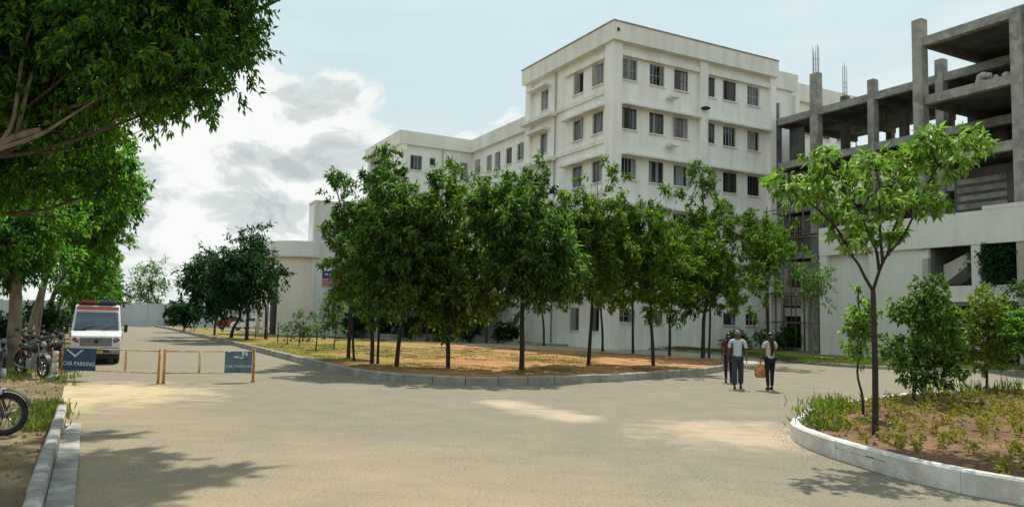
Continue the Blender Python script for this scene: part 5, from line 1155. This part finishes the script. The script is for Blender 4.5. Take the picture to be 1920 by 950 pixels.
# ------------------------------------------------------------------ vehicles
def wheel(parent, x, y, r, w, axis='y', spokes=False):
    mb = MB(); mb.torus((0, 0, 0), r - w * .45, w * .5, axis, 26, 10)
    o = mb.build('wheel', M_tyre, parent); o.location = (x, y, r); mb = MB()
    if spokes:
        mb.torus((0, 0, 0), r - w * .95, .018, axis, 26, 6)
        for k in range(6):
            t = k * math.pi / 3; a = Vector((math.cos(t), 0, math.sin(t))); b2 = Vector((math.cos(t + .25), 0, math.sin(t + .25))); mb.tube([a * .04, b2 * (r - w)], .014, 5)
        mb.tube([(0, -.06, 0), (0, .06, 0)], .05, 10)
    else:
        a = (w * .3 if axis == 'x' else 0, w * .3 if axis == 'y' else 0, 0); mb.tube([tuple(-q for q in a), a], r - w * .8, 16)
    mb.build('rim', M_chrome if spokes else M_vgrey, o); return o
def ambulance(label, loc, rz):
    # +X is forward
    T = thing('ambulance', label, 'ambulance', loc, rz); Lh = 2.3
    prof = [(2.30, .42), (2.32, .80), (2.22, 1.02), (1.55, 1.18), (1.02, 1.90), (.88, 2.06), (.60, 2.14), (-2.1, 2.14), (-2.3, 2.02), (-2.34, .42)]
    hw = lambda z: .86 if z < .95 else .86 - (z - .95) * .10
    vs = [(x, -hw(z) * (.95 if x > 2.2 else 1), z) for x, z in prof] + [(x, hw(z) * (.95 if x > 2.2 else 1), z) for x, z in prof]; n = len(prof)
    mb = MB(); mb.add(vs, [tuple(range(n)), tuple(range(n, 2 * n))[::-1]] + [(i, (i + 1) % n, n + (i + 1) % n, n + i) for i in range(n)]); mb.build('body', M_vwhite, T, .05)
    def slab(nm, pts, mat, bev=0.0): mb = MB(); mb.hexa(pts); return mb.build(nm, mat, T, bev)
    # windscreen lies on the raked front
    def on(t, y, off): x = 1.55 + (1.02 - 1.55) * t; z = 1.18 + (1.90 - 1.18) * t; return (x + off * .80, y, z + off * .59)
    slab('windscreen', [on(.05, -.74, .002), on(.05, .74, .002), on(.93, .69, .002), on(.93, -.69, .002), on(.05, -.74, .02), on(.05, .74, .02), on(.93, .69, .02), on(.93, -.69, .02)], M_g3)
    mb = MB(); mb.hexa([on(.0, -.75, .02), on(.0, -.35, .02), on(.06, -.35, .02), on(.06, -.75, .02), on(.0, -.75, .03), on(.0, -.35, .03), on(.06, -.35, .03), on(.06, -.75, .03)]); mb.tube([on(.04, -.5, .03), on(.3, .1, .03)], .009, 4); mb.tube([on(.04, .2, .03), on(.3, .65, .03)], .009, 4); mb.build('wiper', M_black, T)
    slab('red_band', [(1.03, -.71, 1.94), (1.03, .71, 1.94), (.93, .70, 2.06), (.93, -.70, 2.06), (1.06, -.71, 1.955), (1.06, .71, 1.955), (.96, .70, 2.075), (.96, -.70, 2.075)], M_red)
    mb = MB(); mb.box(2.28, 2.335, -.52, .52, .66, .96); gr = mb.build('grille', M_vgrey, T)
    for k in range(5): mb = MB(); mb.box(2.336, 2.35, -.5, .5, .68 + k * .055, .70 + k * .055); mb.build('grille_bar', M_chrome, gr)
    mb = MB(); mb.tube([(2.34, 0, .83), (2.362, 0, .83)], .07, 14); mb.build('round_badge', M_black, T)
    for s in (-1, 1):
        mb = MB(); mb.ell((2.27, s * .66, .82), (.05, .13, .15), 12, 8); hl = mb.build('headlight', M_red, T)
        mb = MB(); mb.ell((2.31, s * .62, .84), (.03, .07, .08), 10, 6); mb.build('lens', M_chrome, hl)
        mb = MB(); mb.box(1.30, 1.38, s * .98 - .06, s * .98 + .06, 1.14, 1.42); mr = mb.build('mirror', M_black, T, .02)
        mb = MB(); mb.tube([(1.36, s * .82, 1.22), (1.34, s * .93, 1.26)], .014, 6); mb.build('mirror_arm', M_black, mr)
        slab('side_window', [(1.2, s * .845, 1.2), (.1, s * .845, 1.2), (.1, s * .80, 1.8), (.95, s * .80, 1.8), (1.2, s * .86, 1.2), (.1, s * .86, 1.2), (.1, s * .81, 1.8), (.95, s * .81, 1.8)], M_g1)
        slab('red_side_stripe', [(1.9, s * .862, .95), (-2.2, s * .862, .95), (-2.2, s * .862, 1.05), (1.9, s * .862, 1.05), (1.9, s * .868, .95), (-2.2, s * .868, .95), (-2.2, s * .868, 1.05), (1.9, s * .868, 1.05)], M_red)
    mb = MB(); mb.box(2.26, 2.40, -.80, .80, .38, .60); mb.build('bumper', M_vgrey, T, .03)
    mb = MB(); mb.box(2.401, 2.41, -.45, .45, .44, .52); mb.build('air_slot', M_black, T)
    mb = MB(); mb.box(2.412, 2.425, -.24, .24, .40, .50); mb.build('number_plate', M_yplate, T)
    mb = MB(); mb.box(.45, .72, -.62, .62, 2.14, 2.18); lb = mb.build('beacon_bar', M_black, T)
    for s, m_ in ((-1, M_red), (1, M_blue)): mb = MB(); mb.box(.44, .73, min(s * .08, s * .60), max(s * .08, s * .60), 2.181, 2.30); mb.build('beacon', m_, lb, .04)
    for x in (1.55, -1.45):
        for s in (-1, 1): wheel(T, x, s * .72, .34, .20)
    mb = MB(); mb.box(-2.2, 2.15, -.78, .78, .22, .40); mb.build('underbody', M_black, T)
    return T
fwd = -UD; fx = at(177, 683); c_ = fx + UD * 2.1
amb = ambulance('white ambulance with red and blue beacons parked facing the yellow barrier', (c_.x, c_.y, 0), math.atan2(fwd.y, fwd.x)); amb.scale = (.93, .93, .95)

def motorcycle(label, loc, rz, group):
    T = thing('motorcycle', label, 'motorcycle', loc, rz, group)
    w1 = wheel(T, .66, 0, .31, .085, spokes=True); w2 = wheel(T, -.62, 0, .31, .10, spokes=True)
    def tb(nm, paths, mat):
        mb = MB()
        for p, r in paths: mb.tube(p, r, 7)
        return mb.build(nm, mat, T)
    tb('front_fork', [([(.66, s * .07, .31), (.47, s * .07, .86), (.44, s * .07, .95)], .022) for s in (-1, 1)], M_chrome)
    tb('handlebar', [([(.40, -.36, 1.04), (.46, -.2, 1.02), (.44, 0, .97), (.46, .2, 1.02), (.40, .36, 1.04)], .014), ([(.45, .25, 1.02), (.47, .30, 1.20)], .006), ([(.45, -.25, 1.02), (.47, -.30, 1.20)], .006)], M_black)
    for s in (-1, 1): mb = MB(); mb.ell((.47, s * .31, 1.22), (.015, .06, .045), 10, 6); mb.build('mirror', M_black, T)
    tb('frame', [([(.42, 0, .88), (.2, 0, .72), (-.3, 0, .70), (-.75, 0, .78)], .022), ([(.40, 0, .84), (.28, 0, .40), (-.15, 0, .30), (-.25, 0, .66)], .02), ([(-.2, .09, .40), (-.62, .09, .31)], .022), ([(-.2, -.09, .40), (-.62, -.09, .31)], .022), ([(-.62, .1, .33), (-.45, .1, .70)], .018), ([(-.62, -.1, .33), (-.45, -.1, .70)], .018)], M_black)
    mb = MB(); mb.ell((.17, 0, .80), (.27, .13, .13), 14, 9); mb.build('fuel_tank', M_black, T)
    mb = MB(); mb.ell((-.30, 0, .79), (.40, .12, .065), 14, 8); mb.ell((-.62, 0, .84), (.18, .11, .06), 12, 7); mb.build('seat', M_black, T)
    mb = MB(); mb.box(-.12, .20, -.11, .11, .26, .50); mb.tube([(.08, 0, .48), (.14, 0, .66)], .075, 10); mb.build('engine', M_vgrey, T, .02)
    tb('exhaust', [([(.14, -.08, .45), (.16, -.12, .26), (-.2, -.14, .24), (-.72, -.15, .34)], .030)], M_chrome)
    mb = MB(); mb.ell((.53, 0, .90), (.08, .09, .09), 12, 8); hl = mb.build('headlight', M_black, T); mb = MB(); mb.tube([(.58, 0, .90), (.612, 0, .90)], .072, 14); mb.build('lens', M_vgrey, hl)
    def guard(nm, cx, a0, a1):
        mb = MB(); P = []
        for k in range(9): t = a0 + (a1 - a0) * k / 8; P.append((cx + .35 * math.cos(t), .31 + .35 * math.sin(t)))
        vs = [(x, y, z) for x, z in P for y in (-.06, .06)] + [(x * 1 + (x - cx) * .03, y, z + (z - .31) * .03) for x, z in P for y in (-.06, .06)]
        fs = [(2 * k, 2 * k + 1, 2 * k + 3, 2 * k + 2) for k in range(8)] + [(18 + 2 * k, 18 + 2 * k + 2, 18 + 2 * k + 3, 18 + 2 * k + 1) for k in range(8)]
        mb.add(vs, fs, True); mb.build(nm, M_black, T)
    guard('front_mudguard', .66, .3, 2.6); guard('rear_mudguard', -.62, .9, 2.9)
    tb('side_stand', [([(-.05, .08, .28), (-.1, .26, .0)], .012)], M_chrome)
    mb = MB(); mb.box(-.84, -.80, -.05, .05, .62, .70); mb.build('tail_light', M_red, T)
    mb = MB(); mb.box(.60, .62, -.09, .09, .60, .68) ; mb.build('front_plate', M_letter, T)
    return T
q = at(14, 815); mc0 = motorcycle('black motorcycle cut by the left edge, only its front wheel in view', (q.x - .72, q.y - .12, -.01), math.radians(12), 'motorcycles parked on the left verge')
for i, (px, py, rz, lab) in enumerate([(58, 706, -35, 'dark motorcycle parked just right of the thick pale trunk'), (-2, 694, -50, 'motorcycle partly hidden left of the thick pale trunk'), (84, 676, -40, 'motorcycle in the shade behind the one by the trunk'), (112, 668, -62, 'motorcycle beside the ambulance corner, behind the marker post'), (52, 672, -45, 'farthest motorcycle among the verge trunks'), (16, 668, -45, 'motorcycle deep in shade behind the thick pale trunk')]):
    q = at(px, py); dup(mc0, (q.x, q.y, -.01), math.radians(rz), lab)
# stacked brick-coloured low wall seen between trunks
q = at(88, 690); T = thing('low_brick_stack', 'low stack of brown bricks in the shade left of the marker post', 'bricks', (q.x, q.y, 0), math.radians(10)); bm_ = MB(); bm_.box(-.11, .11, -.055, .055, 0, .07); bme = bm_.mesh('brick', M_clod)
for r_ in range(7):
    for k in range(7): o = link('brick', bme, T); o.location = (-.75 + k * .235 + (.1 if r_ % 2 else 0), wr.uniform(-.015, .015), r_ * .074); o.rotation_euler = (0, 0, wr.uniform(-.05, .05))
# far parked car behind the roadside trees
def car(label, loc, rz, m_):
    T = thing('parked_car', label, 'car', loc, rz); prof = [(2.0, .35), (2.02, .65), (1.85, .82), (1.0, .95), (.45, 1.38), (-.9, 1.42), (-1.6, 1.02), (-2.0, .95), (-2.05, .35)]; n = len(prof)
    hw = lambda z: .82 if z < 1 else .82 - (z - 1) * .3
    mb = MB(); mb.add([(x, -hw(z), z) for x, z in prof] + [(x, hw(z), z) for x, z in prof], [tuple(range(n)), tuple(range(n, 2 * n))[::-1]] + [(i, (i + 1) % n, n + (i + 1) % n, n + i) for i in range(n)]); mb.build('body', m_, T, .04)
    mb = MB(); mb.hexa([(.98, -.72, .99), (.98, .72, .99), (.5, .66, 1.34), (.5, -.66, 1.34), (1.0, -.72, 1.0), (1.0, .72, 1.0), (.52, .66, 1.36), (.52, -.66, 1.36)]); mb.build('windscreen', M_g1, T)
    for s in (-1, 1): mb = MB(); mb.hexa([(.7, s * .80, 1.0), (-1.3, s * .80, 1.0), (-.85, s * .72, 1.34), (.4, s * .72, 1.34), (.7, s * .83, 1.0), (-1.3, s * .83, 1.0), (-.85, s * .735, 1.34), (.4, s * .735, 1.34)]); mb.build('side_window', M_g1, T)
    for s in (-1, 1): mb = MB(); mb.ell((1.93, s * .6, .68), (.08, .14, .08), 8, 6); mb.build('headlight', M_chrome, T)
    for x in (1.25, -1.3):
        for s in (-1, 1): wheel(T, x, s * .72, .3, .18)
    return T
q = at(414, 619, .05); car('small red car parked behind the far roadside trees', (q.x, q.y + 4, .08), math.radians(20), M_red)
q = at(478, 620, .05); car('white car parked before the dark openings of the cream block', (q.x - .5, q.y, .08), math.radians(200), M_vwhite)

# ------------------------------------------------------------------ people
def skinned(name, verts, edges, rad, mat, parent=None, sub=2, root=0):
    me = bpy.data.meshes.new(name); me.from_pydata(verts, edges, []); o = bpy.data.objects.new(name, me); COL.objects.link(o)
    md = o.modifiers.new('s', 'SKIN'); md.use_smooth_shade = True
    for i, r in enumerate(rad):
        v = me.skin_vertices[0].data[i]; v.radius = r if isinstance(r, tuple) else (r, r); v.use_root = (i == root)
    sb = o.modifiers.new('u', 'SUBSURF'); sb.levels = sub; sb.render_levels = sub
    dg = bpy.context.evaluated_depsgraph_get(); m2 = bpy.data.meshes.new_from_object(o.evaluated_get(dg)); bpy.data.objects.remove(o); m2.name = name; m2.materials.clear(); m2.materials.append(mat)
    return link(name, m2, parent)
def person(label, loc, rz, H, female, top, bottom, hair, long_hair, arms, stride, sleeve=.55, top_len=.0):
    """faces +Y locally; H: standing height"""
    T = thing('person', label, 'person', loc, rz); s = H / 1.7
    sw = .17 if female else .20; hipw = .085
    J = {'pel': (0, 0, .93), 'wst': (0, 0, 1.08), 'che': (0, .0, 1.28), 'nb': (0, -.01, 1.42), 'nk': (0, .0, 1.50), 'hd': (0, .01, 1.60), 'ht': (0, 0, 1.665)}
    for k, sd in (('l', -1), ('r', 1)):
        st = stride * sd; J['sh' + k] = (sd * sw, 0, 1.39); el_, ha_ = arms[k]; J['el' + k] = el_; J['wr' + k] = ha_
        J['hi' + k] = (sd * hipw, 0, .90); J['kn' + k] = (sd * (hipw + .01), st * .5 + .03, .50); J['an' + k] = (sd * (hipw + .012), st, .09); J['to' + k] = (sd * (hipw + .03), st + .15, .03)
    names = list(J); ix = {n: i for i, n in enumerate(names)}; V = [Vector(J[n]) * s for n in names]
    E = [('pel', 'wst'), ('wst', 'che'), ('che', 'nb'), ('nb', 'nk'), ('nk', 'hd'), ('hd', 'ht')]
    for k in 'lr': E += [('nb', 'sh' + k), ('sh' + k, 'el' + k), ('el' + k, 'wr' + k), ('pel', 'hi' + k), ('hi' + k, 'kn' + k), ('kn' + k, 'an' + k), ('an' + k, 'to' + k)]
    R = {'pel': (.13, .10), 'wst': (.11, .085), 'che': (.14, .10), 'nb': (.08, .07), 'nk': .05, 'hd': (.078, .092), 'ht': (.06, .07)}
    for k in 'lr': R.update({'sh' + k: .052, 'el' + k: .036, 'wr' + k: .026, 'hi' + k: .085, 'kn' + k: .052, 'an' + k: .036, 'to' + k: (.035, .025)})
    sc_r = lambda r, m=1.0, a=0.0: tuple((q * m + a) * s for q in r) if isinstance(r, tuple) else (r * m + a) * s
    body = skinned('body', [tuple(v) for v in V], [(ix[a], ix[b]) for a, b in E], [sc_r(R[n]) for n in names], M_skin, T)
    # hands: palm and five fingers each
    for k, sd in (('l', -1), ('r', 1)):
        w = V[ix['wr' + k]]; e = V[ix['el' + k]]; d = (w - e).normalized(); sx = Vector((0, 1, 0)).cross(d).normalized(); fwdv = d.cross(sx)
        vs = [w, w + d * .045 * s, w + d * .08 * s]; ed = [(0, 1), (1, 2)]; rd = [.022 * s, (.032 * s, .016 * s), (.034 * s, .015 * s)]
        for f in range(4):
            off = fwdv * (f - 1.5) * .018 * s; ln = (.07, .08, .075, .06)[f] * s; i = len(vs)
            vs += [w + d * .085 * s + off, w + d * (.085 * s + ln * .5) + off, w + d * (.085 * s + ln * .9) + off - sx * sd * .02 * s]; ed += [(2, i), (i, i + 1), (i + 1, i + 2)]; rd += [.009 * s, .008 * s, .007 * s]
        i = len(vs); vs += [w + d * .05 * s + fwdv * .035 * s, w + d * .09 * s + fwdv * .05 * s]; ed += [(1, i), (i, i + 1)]; rd += [.010 * s, .008 * s]
        skinned('hand', [tuple(v) for v in vs], ed, rd, M_skin, T, 1)
    # clothing
    def part_skin(nm, keys, edges, mul, add, mat, extra=None, extraE=(), extraR=()):
        vs = [V[ix[n]] if isinstance(n, str) else Vector(n) * s for n in keys]; m = {str(n): i for i, n in enumerate(keys)}
        return skinned(nm, [tuple(v) for v in vs], edges, [sc_r(r, mul, add) for r in extraR], mat, T, 2)
    lo = .90 - top_len
    tk = [(0, 0, lo), (0, 0, .98), V[ix['wst']] / s, V[ix['che']] / s, V[ix['nb']] / s]
    tv = [tuple(Vector(t) * s) for t in tk]; te = [(0, 1), (1, 2), (2, 3), (3, 4)]; trd = [(.155, .12), (.145, .115), (.125, .10), (.155, .115), (.095, .075)]
    for k in 'lr':
        a = V[ix['sh' + k]] / s; b2 = V[ix['el' + k]] / s; i = len(tv); tv += [tuple(a * s), tuple(a.lerp(b2, sleeve) * s)]; te += [(4, i), (i, i + 1)]; trd += [.066, .058]
    skinned('top', tv, te, [sc_r(r) for r in trd], top, T, 2)
    bv = [tuple(Vector((0, 0, .96)) * s)]; be = []; brd = [(.14, .11)]
    for k in 'lr':
        i = len(bv); kn = V[ix['kn' + k]]; an = V[ix['an' + k]]; bv += [tuple(V[ix['hi' + k]]), tuple(kn), tuple(an + Vector((0, 0, .02)))]; be += [(0, i), (i, i + 1), (i + 1, i + 2)]; brd += [.10, .088 if not female else .066, .088 if not female else .05]
    skinned('trousers', bv, be, [sc_r(r) for r in brd], bottom, T, 2)
    for k, sd in (('l', -1), ('r', 1)):
        a = V[ix['an' + k]]; mb = MB(); mb.ell((a.x, a.y + .06 * s, .04), (.045 * s, .13 * s, .04), 12, 7); mb.build('shoe', M_black, T)
    hd = V[ix['hd']]; mb = MB(); mb.ell((hd.x, hd.y - .025, hd.z + .035), (.088 * s, .10 * s, .085 * s), 14, 9)
    if long_hair:
        mb.tube([(0, -.09 * s, 1.60 * s), (0, -.13 * s, 1.45 * s), (.02, -.15 * s, 1.25 * s), (.0, -.14 * s, 1.02 * s)], [.07 * s, .065 * s, .06 * s, .025 * s], 9)
    mb.build('hair', hair, T)
    mb = MB(); mb.ell((0, hd.y + .10 * s, hd.z - .005), (.014 * s, .02 * s, .022 * s), 8, 6); mb.build('nose', M_skin, T)
    for sd in (-1, 1):
        mb = MB(); mb.ell((sd * .032 * s, hd.y + .086 * s, hd.z + .02), (.013 * s, .008, .008 * s), 8, 6); mb.build('eye', M_letter, T)
        mb = MB(); mb.ell((sd * .085 * s, hd.y, hd.z), (.012 * s, .02 * s, .032 * s), 8, 6); mb.build('ear', M_skin, T)
    mb = MB(); mb.ell((0, hd.y + .085 * s, hd.z - .045 * s), (.026 * s, .010, .008 * s), 8, 6); mb.build('mouth', M_maroon, T)
    return T
q = at(1383, 728)
person('person in pale shirt and loose charcoal trousers walking on the road', (q.x, q.y, 0), math.radians(168), 1.70, False, M_shirt, M_trou, M_ghair, False,
       {'l': ((-.26, .02, 1.12), (-.25, .12, .90)), 'r': ((.26, -.04, 1.12), (.27, -.02, .87))}, .14, .8, .05)
q = at(1366, 716)
person('person in maroon top with dark hair, half hidden behind the pale shirt', (q.x, q.y, 0), math.radians(-10), 1.60, True, M_maroon, M_blk_c, M_hair, True,
       {'l': ((-.23, .02, 1.12), (-.22, .10, .90)), 'r': ((.23, -.04, 1.12), (.22, .04, .88))}, .12, .5, .22)
q = at(1444, 731); wq = (q.x, q.y)
person('person with long black hair, cream top and black trousers carrying the bag', (q.x, q.y, 0), math.radians(6), 1.66, True, M_cream_c, M_blk_c, M_hair, True,
       {'l': ((-.26, -.02, 1.12), (-.29, .0, .88)), 'r': ((.23, .10, 1.14), (.12, .22, 1.05))}, .08, .6, .10)
T = thing('carrier_bag', 'orange carrier bag hanging from the hand of the long haired person', 'bag', (wq[0] - .30, wq[1] - .03, .36)); mb = MB()
vs = []
for z, w_, d_ in ((0, .13, .06), (.06, .17, .09), (.22, .16, .085), (.34, .12, .05), (.40, .07, .025)):
    for k in range(10): t = 2 * math.pi * k / 10; j = 1 + .10 * math.sin(3 * t + z * 20); vs.append((w_ * math.cos(t) * j, d_ * math.sin(t) * j, z))
fs = [tuple(range(10))[::-1], tuple(range(40, 50))] + [(i * 10 + k, i * 10 + (k + 1) % 10, (i + 1) * 10 + (k + 1) % 10, (i + 1) * 10 + k) for i in range(4) for k in range(10)]
mb.add(vs, fs, True); mb.build('sack', M_bag, T); mb = MB(); mb.tube([(-.06, 0, .39), (-.03, 0, .47), (0, 0, .50), (.03, 0, .47), (.06, 0, .39)], .008, 5); mb.build('handle', M_bag, T)
